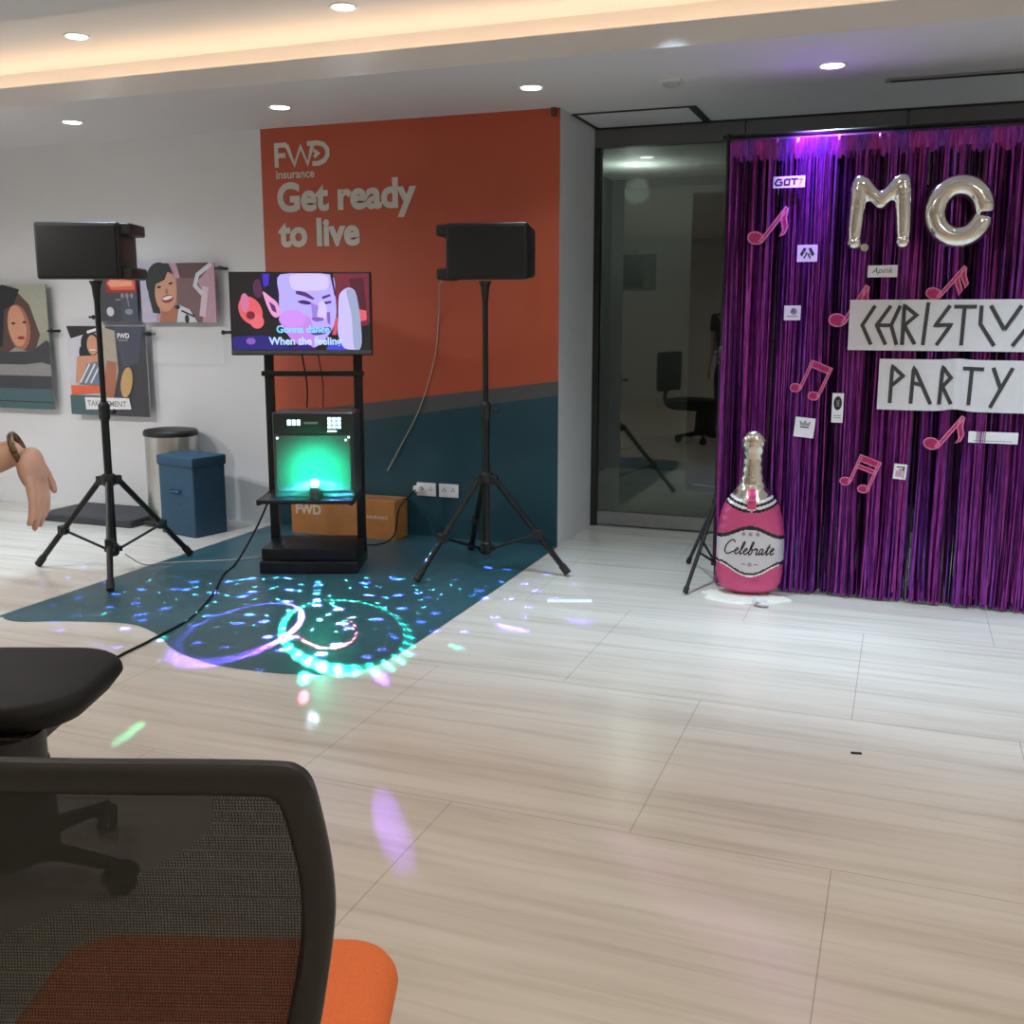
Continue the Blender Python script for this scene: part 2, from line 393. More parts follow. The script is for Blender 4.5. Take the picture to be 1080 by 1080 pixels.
# teal vinyl on the floor, running down from the mural
pts = [(-3.985, 5.954), (-3.985, 3.72), (-3.95, 3.60), (-3.87, 3.565), (-3.79, 3.573), (-3.655, 3.632), (-3.482, 3.689), (-3.368, 3.716), (-3.254, 3.712), (-3.134, 3.664), (-3.029, 3.60), (-2.902, 3.506), (-2.779, 3.444), (-2.651, 3.402), (-2.516, 3.378), (-2.381, 3.381), (-2.255, 3.392), (-2.142, 3.423), (-2.059, 3.466), (-1.992, 3.539), (-1.952, 3.628), (-1.939, 3.774), (-1.930, 3.973), (-1.930, 4.4), (-1.932, 5.0), (-1.945, 5.954)]
def smooth_poly(p, keep):
    out = []
    n = len(p)
    for i in range(n):
        if i in keep or (i + 1) % n in keep: out.append(p[i]); continue
        a, b, c, d = p[i - 1], p[i], p[(i + 1) % n], p[(i + 2) % n]
        for t in (0, .25, .5, .75):
            q = []
            for j in (0, 1):
                q.append(.5 * (2 * b[j] + (c[j] - a[j]) * t + (2 * a[j] - 5 * b[j] + 4 * c[j] - d[j]) * t * t + (3 * b[j] - a[j] - 3 * c[j] + d[j]) * t ** 3))
            out.append(tuple(q))
    return out
sp = smooth_poly(pts, (0, len(pts) - 1))
mb = MB(); mb.add([(a, b, .0012) for a, b in sp], [tuple(range(len(sp)))])
struct(mb.build('floor_vinyl', decal_mat, smooth=0))

# ------------------------------------------------------------------ ceiling fittings
def downlight(x, y, z, label):
    t = thing('ceiling_downlight', label, 'ceiling light', (x, y, z), group='recessed ceiling downlights')
    mb = MB(); mb.lathe([(.052, -.001), (.066, -.006), (.068, -.003), (.068, 0)], n=32); mb.build('trim_ring', socket_white, t)
    mb = MB(); mb.lathe([(.001, -.0065), (.052, -.006), (.052, -.002)], n=28); mb.build('lens', lens_cool, t)
def lamp(kind, loc, power, col, rot=(0, 0, 0), size=.1, spot=None, blend=.5, name='lamp'):
    l = bpy.data.lights.new(name, kind); l.energy = power; l.color = col
    if kind == 'SPOT': l.spot_size = radians(spot); l.spot_blend = blend; l.shadow_soft_size = size
    elif kind == 'POINT': l.shadow_soft_size = size
    elif kind == 'AREA': l.shape = 'RECTANGLE' if isinstance(size, tuple) else 'DISK'; l.size = size[0] if isinstance(size, tuple) else size; l.size_y = size[1] if isinstance(size, tuple) else size
    o = bpy.data.objects.new(name, l); COL.objects.link(o); o.location = loc; o.rotation_euler = rot
    return o
COOL = (.58, .80, 1.0); WARM = (1.0, .84, .62); NEUT = (1.0, .96, .97)
soff = [(-4.924, 5.32, 'downlight on the low ceiling above the wall posters'), (-3.453, 5.37, 'downlight on the low ceiling above the corner of the orange wall'),
        (-1.922, 5.385, 'downlight on the low ceiling by the outer edge of the orange wall'), (-.406, 5.43, 'downlight on the low ceiling above the purple foil curtain')]
for i, (x, y_, lb) in enumerate(soff):
    downlight(x, y_, H, lb)
    lamp('SPOT', (x, y_, H - .012), [30, 18, 34, 70][i], COOL, size=.05, spot=[110, 95, 110, 110][i], blend=1.0, name='soffit_lamp')
lamp('SPOT', (1.10, 5.45, H - .012), 60, COOL, size=.05, spot=110, blend=1.0, name='soffit_lamp')
for x, y_, lb in ((-4.274, 4.694, 'downlight in the raised ceiling, seen over the glowing cove above the posters'), (-2.658, 4.723, 'downlight in the raised ceiling, seen over the glowing cove above the orange wall')):
    downlight(x, y_, 2.9, lb)
for x, e in ((-5.9, 110), (-4.274, 105), (-2.658, 50), (-1.05, 150), (.55, 170), (2.1, 150)):
    lamp('SPOT', (x, 4.64, 2.885), e * 1.35, COOL, size=.05, spot=68, blend=1.0, name='tray_lamp')
for x, e, c in ((-6.3, 145, NEUT), (-4.9, 120, NEUT), (-3.2, 16, NEUT), (-1.2, 34, NEUT), (.8, 44, NEUT), (2.6, 26, NEUT)):
    lamp('SPOT', (x, 3.0, H - .01), e, c, size=.06, spot=170, blend=.5, name='near_fill_lamp')  # unseen fill lamps without fittings, added to brighten the walls evenly
for y_, k in ((.7, 1.0), (-1.8, .9)):
    for x, e in ((-5.4, 30), (-3.2, 20), (-1.0, 50), (1.0, 75), (2.6, 60)):
        lamp('SPOT', (x, y_, H - .01), e * k * .78, WARM, size=.06, spot=165, blend=.6, name='near_fill_lamp')  # unseen warm fill lamps, added to light the near floor
lamp('SPOT', (-.47, 5.20, H - .03), 230, (.36, .16, 1.0), rot=(radians(24), 0, 0), size=.03, spot=46, blend=1.0, name='violet_party_lamp')
lamp('POINT', (-2.1, 8.4, 2.4), 9, (.90, 1.0, .90), size=.1, name='beyond_fill_lamp')  # unseen lamp added to lift the darkness behind the glass

t = thing('smoke_detector', 'small white smoke detector on the low ceiling', 'smoke detector', (-1.199, 5.49, H))
mb = MB(); mb.box((0, 0, -.006), (.12, .12, .011), bev=.003); mb.build('mounting_plate', socket_white, t)
mb = MB(); mb.lathe([(.045, -.012), (.042, -.026), (.03, -.032), (.001, -.033)], n=24); mb.build('sensor_head', mat('greyish plastic', (.5, .5, .5), .5), t)
t = thing('ceiling_access_panel', 'white ceiling access panel with a dark gap by the glass front', 'access panel', (-1.575, 6.42, H))
mb = MB()
for c, d in (((0, -.245, -.004), (.74, .018, .006)), ((0, .235, -.004), (.74, .018, .006)), ((-.361, 0, -.004), (.018, .5, .006)), ((.351, 0, -.004), (.045, .5, .006))): mb.box(c, d)
mb.build('gap_shade', slot_shade, t, smooth=0)
mb = MB(); mb.box((-.005, 0, -.004), (.66, .45, .007), bev=.002); mb.build('panel_board', ceil_paint, t)
t = thing('ceiling_vent', 'long dark slot air vent in the ceiling above the curtain', 'air vent', (.45, 5.86, H))
mb = MB(); mb.box((0, 0, -.005), (1.25, .075, .008), bev=.002); mb.build('vent_casing', mat('grey vent casing', (.33, .33, .33), .5), t)
mb = MB(); mb.box((0, 0, -.0095), (1.2, .035, .003)); mb.build('slot_opening', slot_shade, t, smooth=0)
mb = MB(); mb.box((0, 0, 0), (.028, .028, .05), bev=.004)
o = mb.build('ceiling_sensor', mat('brown plastic', (.10, .04, .02), .5), loc=(-1.978, 5.935, H - .026)); tag(o, 'tiny brown box at the top corner of the orange wall', 'sensor')

# ------------------------------------------------------------------ speakers on tripod stands
def stand(x, y_, angs, label, zc=.515, zt=1.60):
    t = thing('speaker_stand', label, 'speaker stand', (x, y_, 0), group='tripod speaker stands')
    mb = MB(); mb.tube([(0, 0, .10), (0, 0, .93)], .022); mb.build('lower_pole', black_metal, t)
    mb = MB(); mb.tube([(0, 0, .88), (0, 0, zt)], .0155); mb.build('upper_pole', black_metal, t)
    mb = MB(); mb.tube([(0, 0, .85), (0, 0, .865), (0, 0, .935), (0, 0, .95)], [.024, .031, .031, .02]); cl = mb.build('clamp_collar', black_plastic, t)
    mb = MB(); mb.tube([(.028, 0, .9), (.06, 0, .9)], .006); mb.ball((.066, 0, .9), .014); mb.build('clamp_knob', black_plastic, cl)
    mb = MB(); mb.tube([(0, 0, zc - .03), (0, 0, zc - .015), (0, 0, zc + .03), (0, 0, zc + .04)], [.028, .04, .04, .026])
    for a in angs: mb.box((.045 * cos(a), .045 * sin(a), zc), (.05, .036, .05), rz=a, bev=.005)
    mb.build('leg_hub', black_plastic, t)
    mb = MB(); mb.tube([(0, 0, .09), (0, 0, .10), (0, 0, .15), (0, 0, .16)], [.024, .032, .032, .024])
    for a in angs: mb.box((.035 * cos(a), .035 * sin(a), .125), (.03, .026, .03), rz=a, bev=.004)
    mb.build('brace_hub', black_plastic, t)
    mb = MB(); mb.tube([(0, 0, zt - .10), (0, 0, zt - .03), (0, 0, zt - .001)], [.0175, .024, .036]); mb.build('top_cup', black_plastic, t)
    for a in angs:
        c_, s_ = cos(a), sin(a)
        p0 = Vector((.055 * c_, .055 * s_, zc)); p1 = Vector((.47 * c_, .47 * s_, .03))
        mb = MB(); mb.tube([p0, p1], .0165, n=10); lg = mb.build('leg', black_metal, t)
        q = p0.lerp(p1, .94); dr = (p1 - p0).normalized()
        mb = MB(); mb.tube([q, p1 + dr * .02], .021, n=10); mb.build('rubber_foot', dark_rubber, lg)
        m_ = p0.lerp(p1, .60)
        mb = MB(); mb.tube([(.04 * c_, .04 * s_, .125), m_], .008, n=8)
        br = mb.build('brace', black_metal, t)
        mb = MB(); mb.box(m_, (.05, .046, .05), rz=a, bev=.006); mb.ball(m_ + Vector((-s_, c_, 0)) * .024, .009); mb.build('brace_joint', black_plastic, br)
stand(-4.08, 4.5, [radians(189), radians(70), radians(309)], 'black tripod speaker stand in front of the wall posters')
stand(-2.146, 5.281, [radians(241), radians(1), radians(123)], 'black tripod speaker stand in front of the orange and teal wall')

def speaker(x, y_, rz, sgn, label, w=.43):
    t = thing('loudspeaker', label, 'speaker', (x, y_, 1.60), rz, group='loudspeakers on tripod stands')
    z0, z1, hy = .0015, .298, .135
    mb = MB()
    x0_, x1_ = (-.255 if sgn > 0 else -.185), (.185 if sgn > 0 else .255)
    # cabinet, tapering towards its rear (local +y)
    bm = bmesh.new(); bmesh.ops.create_cube(bm, size=1)
    for v in bm.verts:
        k_ = .86 if v.co.y > 0 else 1
        v.co = Vector(((x0_ + x1_) / 2 + v.co.x * (x1_ - x0_), v.co.y * 2 * hy, (z0 + z1) / 2 + v.co.z * (z1 - z0) * k_))
    bmesh.ops.bevel(bm, geom=bm.edges[:], offset=.018, segments=3, profile=.6, affect='EDGES')
    mb.bm(bm); mb.build('cabinet', black_plastic, t)
    mb = MB(); mb.box(((x0_ + x1_) / 2, -hy - .004, (z0 + z1) / 2), (x1_ - x0_ - .035, .012, z1 - z0 - .035), bev=.004); mb.build('grille', grille_mat, t)
    xe = x1_ if sgn > 0 else x0_
    for zz, hh in ((.262, .062), (.035, .062)):
        mb = MB(); mb.box((xe + sgn * .022, 0, zz), (.068, .24, hh), bev=.014); mb.build('corner_block', black_plastic, t)
    for xx in (-.09, .12):
        mb = MB(); mb.lathe([(.02, 0), (.018, .008), (.001, .009)], (xx, 0, z1 - .002), n=14); mb.build('rubber_foot', dark_rubber, t)
YAW = radians(20.65)
speaker(-4.08, 4.5, radians(22), 1, 'black loudspeaker on its stand in front of the white wall and posters')
speaker(-2.146, 5.281, radians(10), -1, 'black loudspeaker on its stand in front of the orange wall')

# ------------------------------------------------------------------ wall posters
C = lambda n, r, g, b: mat('print ' + n, s2l(r, g, b), .4, var=.04, scale=30)
p_black, p_char, p_grey = C('black', 34, 34, 36), C('charcoal', 62, 64, 70), C('grey', 140, 140, 140)
p_pale, p_teal, p_skin = C('pale', 205, 205, 215), C('teal', 72, 100, 105), C('skin', 205, 150, 120)
p_skin2, p_hair, p_orange = C('skin shade', 170, 110, 85), C('hair', 28, 34, 36), C('orange', 225, 105, 70)
p_pink, p_brown, p_blue = C('pink', 190, 150, 165), C('brown', 90, 65, 62), C('slate', 70, 76, 92)
p_white, p_ochre, p_olive, p_red, p_denim = C('white', 230, 230, 230), C('ochre', 195, 160, 105), C('olive', 150, 155, 125), C('red', 150, 45, 45), C('denim', 110, 130, 150)
def board(xa, xb, za, zb, label, clips, base):
    t = thing('mounted_poster', label, 'poster', (xa, YW - .045, za), group='poster boards on the white wall')
    mb = MB(); mb.box(((xb - xa) / 2, 0, (zb - za) / 2), (xb - xa, .012, zb - za), bev=.002); mb.build('board', base, t)
    for cx, cz in clips:
        mb = MB(); mb.tube([(cx - xa, .0645, cz - za), (cx - xa, -.012, cz - za)], .010, n=12); mb.tube([(cx - xa, -.012, cz - za), (cx - xa, -.018, cz - za)], .016, n=14)
        mb.box((cx - xa - .025, .0, cz - za), (.05, .018, .016), bev=.003); mb.build('wall_clip', black_metal, t)
    return t, Flat(-.0065), xb - xa, zb - za
# woman's profile, grey and teal
t, f, w, h = board(-6.62, -5.81, .73, 1.634, 'tall poster of a dark haired woman above a teal footer', [(-5.775, 1.30), (-6.65, 1.30)], p_grey)
f.rect(0, 0, w, h, C('mist', 150, 155, 135)); f.rect(0, h * .62, w, h, C('pale olive', 165, 168, 150))
f.poly([(0, h * .80), (w * .30, h * 1.0), (w * .62, h * .98), (w * .80, h * .84), (w * .90, h * .60), (w * .82, h * .45), (w * .6, h * .5), (w * .4, h * .4), (0, h * .4)], p_brown)
f.poly(ell(w * .66, h * .66, .105, .165, .12), p_skin2); f.poly(ell(w * .64, h * .67, .085, .15, .12), p_skin); f.poly([(w * .3, h * .9), (w * .5, h), (w * .7, h * .96), (w * .62, h * .84), (w * .5, h * .8), (w * .45, h * .5), (w * .3, h * .5)], p_hair)
f.poly(ell(w * .60, h * .69, .02, .008), p_hair); f.poly(ell(w * .73, h * .70, .018, .008), p_hair); f.poly(ell(w * .68, h * .575, .035, .012), p_red)
f.poly([(0, h * .5), (w * .5, h * .46), (w * .8, h * .47), (w * .97, h * .56), (w, h * .54), (w, h * .34), (0, h * .34)], p_char)
f.poly([(0, h * .36), (w * .7, h * .36), (w * .9, h * .38), (w, h * .36), (w, h * .26), (0, h * .25)], p_grey); f.rect(0, h * .165, w, h * .27, p_char)
f.rect(0, 0, w, h * .165, p_teal); f.rect(w * .1, h * .055, w, h * .062, p_black); f.build('print', t)
# dark board with an orange arrow
t, f, w, h = board(-5.37, -5.0, 1.372, 1.763, 'small dark poster with an orange arrow tag behind the speaker pole', [(-5.385, 1.40)], p_char)
f.rect(0, 0, w, h, p_char); f.rect(w * .62, 0, w, h * .55, p_blue); f.rect(w * .28, h * .50, w, h * .80, p_red)
f.poly([(w * .30, h * .67), (w * .40, h * .77), (w * .96, h * .77), (w * .96, h * .55), (w * .40, h * .55)], p_orange)
f.poly([(w * .33, h * .67), (w * .41, h * .73), (w * .9, h * .70), (w * .9, h * .62), (w * .41, h * .60)], C('pale orange', 240, 165, 130))
for q in (.66, .77, .88): f.poly(ell(w * q, h * .45, .014, .018), p_grey)
f.line([(w * .78, h * .42), (w * .80, h * .26)], .008, p_grey); f.poly(ell(w * .36, h * .17, .032, .032), p_pale); f.poly(ell(w * .80, h * .17, .034, .02), p_grey)
f.line([(w * .50, h * .38), (w * .62, h * .38)], .010, p_grey); f.build('print', t)
# hiker with insurer's mark
t, f, w, h = board(-5.645, -4.95, .705, 1.338, 'poster of a climber in a striped top with a white paper strip', [(-4.925, 1.285)], p_pale)
u = lambda a, b: (a * w, b * h)
f.rect(0, 0, w, h, p_pale); f.poly([u(.5, 1), u(1, 1), u(1, 0), u(.45, 0)], p_char); f.poly([u(.6, 1), u(.96, 1), u(.9, .6), u(.7, .55)], p_blue)
f.poly([u(0, 1), u(.45, 1), u(.42, .93), u(.2, .90), u(.05, .86)], p_black); f.poly([u(.42, 1), u(.62, .95), u(.64, .5), u(.55, .18), u(.42, .2)], C('rock', 175, 165, 150))
f.poly([u(.5, .62), u(.62, .60), u(.6, .35), u(.56, .2), u(.44, .2), u(.46, .45)], p_skin2); f.poly(ell(.3 * w, .80 * h, .085, .09), p_hair); f.poly(ell(.22 * w, .70 * h, .05, .06), p_hair)
f.poly(ell(.33 * w, .79 * h, .05, .07), p_skin); f.line([u(.27, .93), u(.42, .97)], .02, p_white); f.line([u(.29, .735), u(.37, .735)], .008, p_white)
f.poly([u(.12, .66), u(.4, .68), u(.42, .36), u(.08, .36)], p_skin); f.poly([u(.25, .58), u(.45, .62), u(.46, .34), u(.12, .34)], p_denim)
for q in (.0, .07, .14): f.line([u(.14 + q, .36), u(.28 + q, .58)], .012, p_white)
f.poly(ell(.74 * w, .38 * h, .05, .11, -.25), p_ochre); f.rect(0, 0, w * .42, h * .22, p_teal); f.poly([u(.02, .22), u(.42, .26), u(.42, .34), u(.02, .33)], p_orange)
f.poly([u(.2, .06), u(.78, .08), u(.76, .205), u(.19, .20)], p_white); f.text('TAKE  TMENT', .22 * w, .105 * h, p_grey, width=.5 * w, size=.05, bold=.001)
f.text('FWD', .66 * w, .87 * h, p_white, width=.15 * w, size=.08, bold=.003); f.line([u(.67, .845), u(.79, .845)], .01, p_grey); f.build('print', t)
# smiling woman
t, f, w, h = board(-4.967, -4.352, 1.366, 1.763, 'poster of a smiling dark haired woman against a pink background', [(-4.300, 1.724)], p_pink)
f.rect(0, 0, w, h, p_pink); f.rect(0, 0, w * .2, h, C('lilac', 185, 180, 200)); f.poly([u(.0, 0), u(0, 0)][:0] or [(w * .5, h), (w * .98, h), (w * .9, h * .86), (w * .78, h * .70), (w * .55, h * .72)], p_brown)
f.poly([(w * .48, 0), (w * .5, h * .75), (w * .75, h * .75), (w * .86, h * .45), (w * .82, 0)], C('rose brown', 120, 92, 92))
f.line([(w * .97, h * .98), (w * .78, h * .80), (w * .74, h * .62), (w * .83, h * .48)], .03, p_pale); f.line([(w * .88, h * .6), (w * .82, h * .1)], .05, C('pale pink', 215, 190, 200))
f.poly(ell(w * .27, h * .68, .115, .135), p_hair); f.poly([(w * .1, h * .8), (w * .2, h * .8), (w * .26, h * .15), (w * .16, h * .16), (w * .11, h * .45)], p_hair)
f.poly([(w * .24, 0), (w * .3, h * .3), (w * .5, h * .3), (w * .55, 0)], p_skin2); f.poly(ell(w * .35, h * .52, .092, .135, -.15), p_skin)
f.poly([(w * .1, h * .7), (w * .14, h * .92), (w * .25, h), (w * .40, h), (w * .47, h * .8), (w * .40, h * .9), (w * .34, h * .72), (w * .2, h * .64)], p_hair)
f.poly(ell(w * .26, h * .60, .018, .008, .2), p_hair); f.poly(ell(w * .42, h * .66, .018, .008, .2), p_hair); f.poly(ell(w * .36, h * .53, .012, .018), p_skin2)
f.poly(ell(w * .37, h * .40, .048, .026, .2), p_red); f.poly(ell(w * .37, h * .415, .042, .012, .2), p_white)
f.poly([(w * .48, 0), (w * .52, h * .3), (w * .66, h * .22), (w * .76, 0)], p_pale); f.poly(ell(w * .62, h * .06, .018, .03), p_hair); f.poly(ell(w * .50, h * .26, .022, .014), p_hair)
f.line([(w * .55, h * .2), (w * .72, h * .1)], .012, p_hair); f.build('print', t)
# clear acrylic holder
t = thing('mounted_acrylic_holder', 'empty clear acrylic poster holder below the smiling woman poster', 'poster holder', (-4.90, YW - .045, 1.09), group='poster boards on the white wall')
mb = MB(); mb.box((.295, 0, .12), (.59, .005, .245), bev=.0015); mb.build('clear_sheet', acrylic, t)
for cx in (.605,):
    mb = MB(); mb.tube([(cx, .0645, .21), (cx, -.012, .21)], .010, n=12); mb.tube([(cx, -.012, .21), (cx, -.018, .21)], .016, n=14); mb.build('wall_clip', black_metal, t)

# ------------------------------------------------------------------ floor things by the white wall
mb = MB(); mb.slab(.80, .46, 0, .055, .02, edge=.012); o = mb.build('floor_mat', mat_grey, loc=(-5.20, 5.70, .0)); tag(o, 'thick charcoal rubber mat lying against the white wall', 'mat')
t = thing('pedal_bin', 'stainless steel bin with black lid behind the blue storage box', 'bin', (-4.668, 5.765, 0))
mb = MB(); mb.lathe([(.165, .03), (.166, .035), (.166, .60), (.165, .605)], n=40, sx=1.08, sy=.98); mb.build('body', steel, t)
mb = MB(); mb.lathe([(.168, 0), (.172, .006), (.172, .03), (.166, .032)], n=40, sx=1.08, sy=.98); mb.build('base_ring', black_plastic, t)
mb = MB(); mb.lathe([(.168, .605), (.175, .61), (.175, .632), (.165, .645), (.10, .655), (.001, .658)], n=40, sx=1.08, sy=.98); mb.build('lid', black_plastic, t)
mb = MB(); mb.box((-.06, -.18, .022), (.10, .05, .018), bev=.005); mb.build('pedal', black_plastic, t)
t = thing('storage_box', 'dark blue fabric storage box standing on the floor beside the steel bin', 'storage box', (-4.33, 5.535, 0), radians(-14))
mb = MB(); mb.box((0, 0, .235), (.345, .26, .47), bev=.012); mb.build('box_body', teal_bin, t)
mb = MB(); mb.box((0, 0, .487), (.362, .276, .066), bev=.012); mb.build('lid', teal_bin, t)
mb = MB(); mb.tube([(-.05, -.136, .30), (-.05, -.150, .29), (.05, -.150, .29), (.05, -.136, .30)], .007, n=8); mb.build('handle', teal_bin, t)

# ------------------------------------------------------------------ carton, sockets, cables near the mural
t = thing('cardboard_box', 'orange brown carton with pale print standing behind the screen rack', 'box', (-3.34, 5.84, 0))
mb = MB(); mb.box((0, 0, .128), (.76, .18, .255), bev=.004); mb.build('carton_body', carton_mat, t)
mb = MB(); mb.box((0, 0, .2568), (.76, .05, .0012)); mb.build('packing_tape', mat('clear brown tape', (.34, .16, .06), .3), t, smooth=0)
f = Flat(-.0905); f.text('FWD', -.345, .135, carton_print, width=.19, size=.1, bold=.004); f.build('printed_lettering', t)
f = Flat(-.0905); f.text('INSURANCE', .175, .135, carton_print, width=.155, size=.03, bold=.0006); f.build('printed_lettering', t)
for i, (x, lb) in enumerate(((-2.83, 'white twin wall socket with a plug in it on the teal wall'), (-2.672, 'white twin wall socket with nothing plugged in on the teal wall'))):
    t = thing('wall_socket', lb, 'socket', (x, YW - .0015, .31), group='white sockets on the teal wall')
    mb = MB(); mb.box((0, -.006, 0), (.135, .011, .086), bev=.004); mb.build('face_plate', socket_white, t)
    for dx in (-.032, .032):
        mb = MB()
        for a, b in ((-.009, 0), (.009, 0), (0, .014)): mb.box((dx + a, -.0122, b), (.005, .002, .010))
        mb.build('socket_holes', slot_shade, t, smooth=0)
    if i == 0:
        mb = MB(); mb.box((-.052, -.032, .004), (.046, .04, .042), bev=.006); mb.build('plug', socket_white, t)
def curve_pts(p, n=8):
    P = [Vector(q) for q in p]; P = [P[0] * 2 - P[1]] + P + [P[-1] * 2 - P[-2]]; out = []
    for i in range(1, len(P) - 2):
        a, b, c, d = P[i - 1:i + 3]
        for k in range(n):
            t_ = k / n
            out.append(.5 * (2 * b + (c - a) * t_ + (2 * a - 5 * b + 4 * c - d) * t_ ** 2 + (3 * b - a - 3 * c + d) * t_ ** 3))
    return out + [P[-2]]
def cable(name, pts, r, m, label, cat='cable'):
    mb = MB(); mb.tube(curve_pts(pts), r, n=8); o = mb.build(name, m); return tag(o, label, cat)
thin_white = mat('thin pale cable', (.42, .36, .30), .5)
cable('speaker_cable', [(-2.40, 5.30, 1.62), (-2.62, 5.72, 1.58), (-2.72, 5.93, 1.42), (-2.76, 5.944, 1.15), (-2.87, 5.945, .83), (-3.02, 5.94, .56), (-3.10, 5.93, .42)], .0038, thin_white, 'thin pale cable drooping down the orange and teal wall')
cable('power_cord', [(-3.43, 5.13, .42), (-3.50, 5.05, .20), (-3.52, 4.86, .02), (-3.44, 4.62, .006), (-3.25, 4.27, .006), (-3.09, 3.88, .006), (-3.04, 3.55, .006), (-3.01, 3.28, .006), (-2.92, 3.06, .006), (-2.72, 2.75, .006)], .0062, black_matte, 'long black power cord snaking over the teal floor from the screen rack')
cable('mains_cord', [(-2.885, 5.895, .31), (-2.92, 5.74, .22), (-2.92, 5.66, .06), (-3.0, 5.60, .008), (-3.12, 5.55, .008), (-3.18, 5.45, .008), (-3.16, 5.3, .02)], .005, black_matte, 'black cord curving down in front of the carton')
cable('stand_cable', [(-4.02, 4.52, .10), (-3.98, 4.62, .02), (-3.93, 4.74, .006), (-3.80, 4.82, .006), (-3.6, 4.95, .006), (-3.47, 5.1, .006)], .003, thin_white, 'thin pale cable on the floor between the speaker stand and the rack')

# ------------------------------------------------------------------ screen rack with karaoke machine
RX, RY = -3.082, 4.981
KX, KY = RX + .042 * cos(radians(20.65)), RY + .042 * sin(radians(20.65))
rack = thing('screen_rack', 'black metal rack with two posts holding up the lit screen', 'rack', (RX, RY, 0), YAW)
mb = MB(); mb.box((0, .03, .035), (.545, .40, .07), bev=.008); mb.box((0, .04, .105), (.53, .36, .066), bev=.006); mb.build('base_plinth', black_metal, rack)
for sx in (-.252, .252):
    mb = MB(); mb.box((sx, .16, .83), (.048, .04, 1.56), bev=.004); mb.build('post', black_metal, rack)
mb = MB(); mb.box((0, .135, 1.092), (.575, .045, .028), bev=.004); mb.build('cross_bar', black_metal, rack)
mb = MB(); mb.box((0, -.02, .415), (.50, .40, .022), bev=.004); mb.build('shelf', black_metal, rack)
for sx in (-.252, .252):
    mb = MB(); mb.box((sx, -.02, .412), (.022, .40, .03), bev=.003); mb.build('shelf_bracket', black_metal, rack)
for sx in (-.22, .22):
    for sy in (-.13, .19):
        mb = MB(); mb.tube([(sx - .012, sy, .012), (sx + .012, sy, .012)], .012, n=14); mb.build('caster', dark_rubber, rack)
# the machine
panel_mat = mat('dark satin panel', (.05, .055, .055), .35, var=.1, scale=30)
t = thing('karaoke_machine', 'karaoke machine with lit digits and keypad on the rack shelf', 'karaoke machine', (KX, KY, .4265), YAW)
mb = MB(); mb.box((0, .0, .235), (.445, .26, .468), bev=.012); mb.build('casing', panel_mat, t)
mb = MB(); mb.box((0, -.134, .41), (.43, .012, .11), bev=.003); cp = mb.build('control_panel', black_plastic, t)
mb = MB(); mb.box((-.003, -.134, .19), (.41, .010, .31), bev=.004); mb.build('front_grille', mat('dark grey front cloth', (.06, .065, .065), .6, var=.2, scale=250), t)
for i in range(3):
    mb = MB(); mb.box((-.128 + i * .026, -.1415, .415), (.019, .003, .030), bev=.001); mb.build('digit_window', led_cyan, cp)
for i in range(3):
    for j in range(3):
        mb = MB(); mb.box((.092 + i * .026, -.1415, .435 - j * .022), (.020, .003, .017), bev=.001); mb.build('key', led_cyan, cp)
mb = MB(); mb.box((.105, -.1415, .368), (.05, .003, .009), bev=.001); mb.build('key', led_cyan, cp)
mb = MB(); mb.box((-.01, -.141, .413), (.075, .002, .012)); mb.build('name_strip', mat('dull strip', (.18, .18, .18), .4), cp, smooth=0)
for a, b in ((-.195, .33), (.195, .335), (.178, .32)):
    mb = MB(); mb.ball((a, -.141, b), .0065, n=10); mb.build('indicator', led_cyan, t)
for zz in (.30, .265, .23, .12, .085, .05):
    pass
# disco light on the shelf lip
LIGHT = Vector((KX + .012 + sin(YAW) * .19, KY - cos(YAW) * .19, .0))
t = thing('disco_light', 'small glowing green disco light on the shelf in front of the karaoke machine', 'disco light', (LIGHT.x, LIGHT.y, .4265), YAW)
mb = MB(); mb.lathe([(.034, 0), (.036, .004), (.030, .04), (.022, .068)], n=24); mb.build('base_cup', black_plastic, t)
mb = MB(); mb.ball((0, 0, .086), .027, n=24); mb.build('dome', green_bulb, t)
# screen
def em(n, r, g, b, s=.95): return glow('screen ' + n, (r, g, b), s)
t = thing('flat_screen_tv', 'lit flat screen television on the rack showing a face and song words', 'television', (RX - .030 * cos(YAW), RY - .030 * sin(YAW), 1.2), YAW)
mb = MB(); mb.box((0, .02, .225), (.775, .045, .452), bev=.006); mb.box((0, .055, .2), (.45, .05, .28), bev=.01); mb.build('housing', black_plastic, t)
mb = MB(); mb.box((0, -.006, .016), (.772, .012, .022), bev=.003); mb.build('lower_bezel', mat('grey bezel', (.08, .08, .09), .35), t)
W, Ht = .755, .412
f = Flat(-.0045, .0002)
def S(px, py): return (-W / 2 + (px - 78) / 887 * W, .030 + (600 - py) / 485 * Ht)
def rounded(p):
    n = len(p); o_ = []
    if n < 5: return p
    for i in range(n):
        a, b, c, d = p[i - 1], p[i], p[(i + 1) % n], p[(i + 2) % n]
        for t_ in (0, .25, .5, .75):
            h1 = 2 * t_ ** 3 - 3 * t_ * t_ + 1; h2 = 1 - h1; h3 = t_ ** 3 - 2 * t_ * t_ + t_; h4 = t_ ** 3 - t_ * t_
            o_.append(tuple(h1 * b[j] + h2 * c[j] + h3 * .38 * (c[j] - a[j]) + h4 * .38 * (d[j] - b[j]) for j in (0, 1)))
    return [(min(965, max(78, a)), min(600, max(115, b))) for a, b in o_]
def SP(pts, m): f.poly([S(*p) for p in rounded(pts)], m)
def SE(cx, cy, rx, ry, m, rot=0.0): f.poly(ell(*S(cx, cy), rx / 887 * W, ry / 485 * Ht, rot), m)
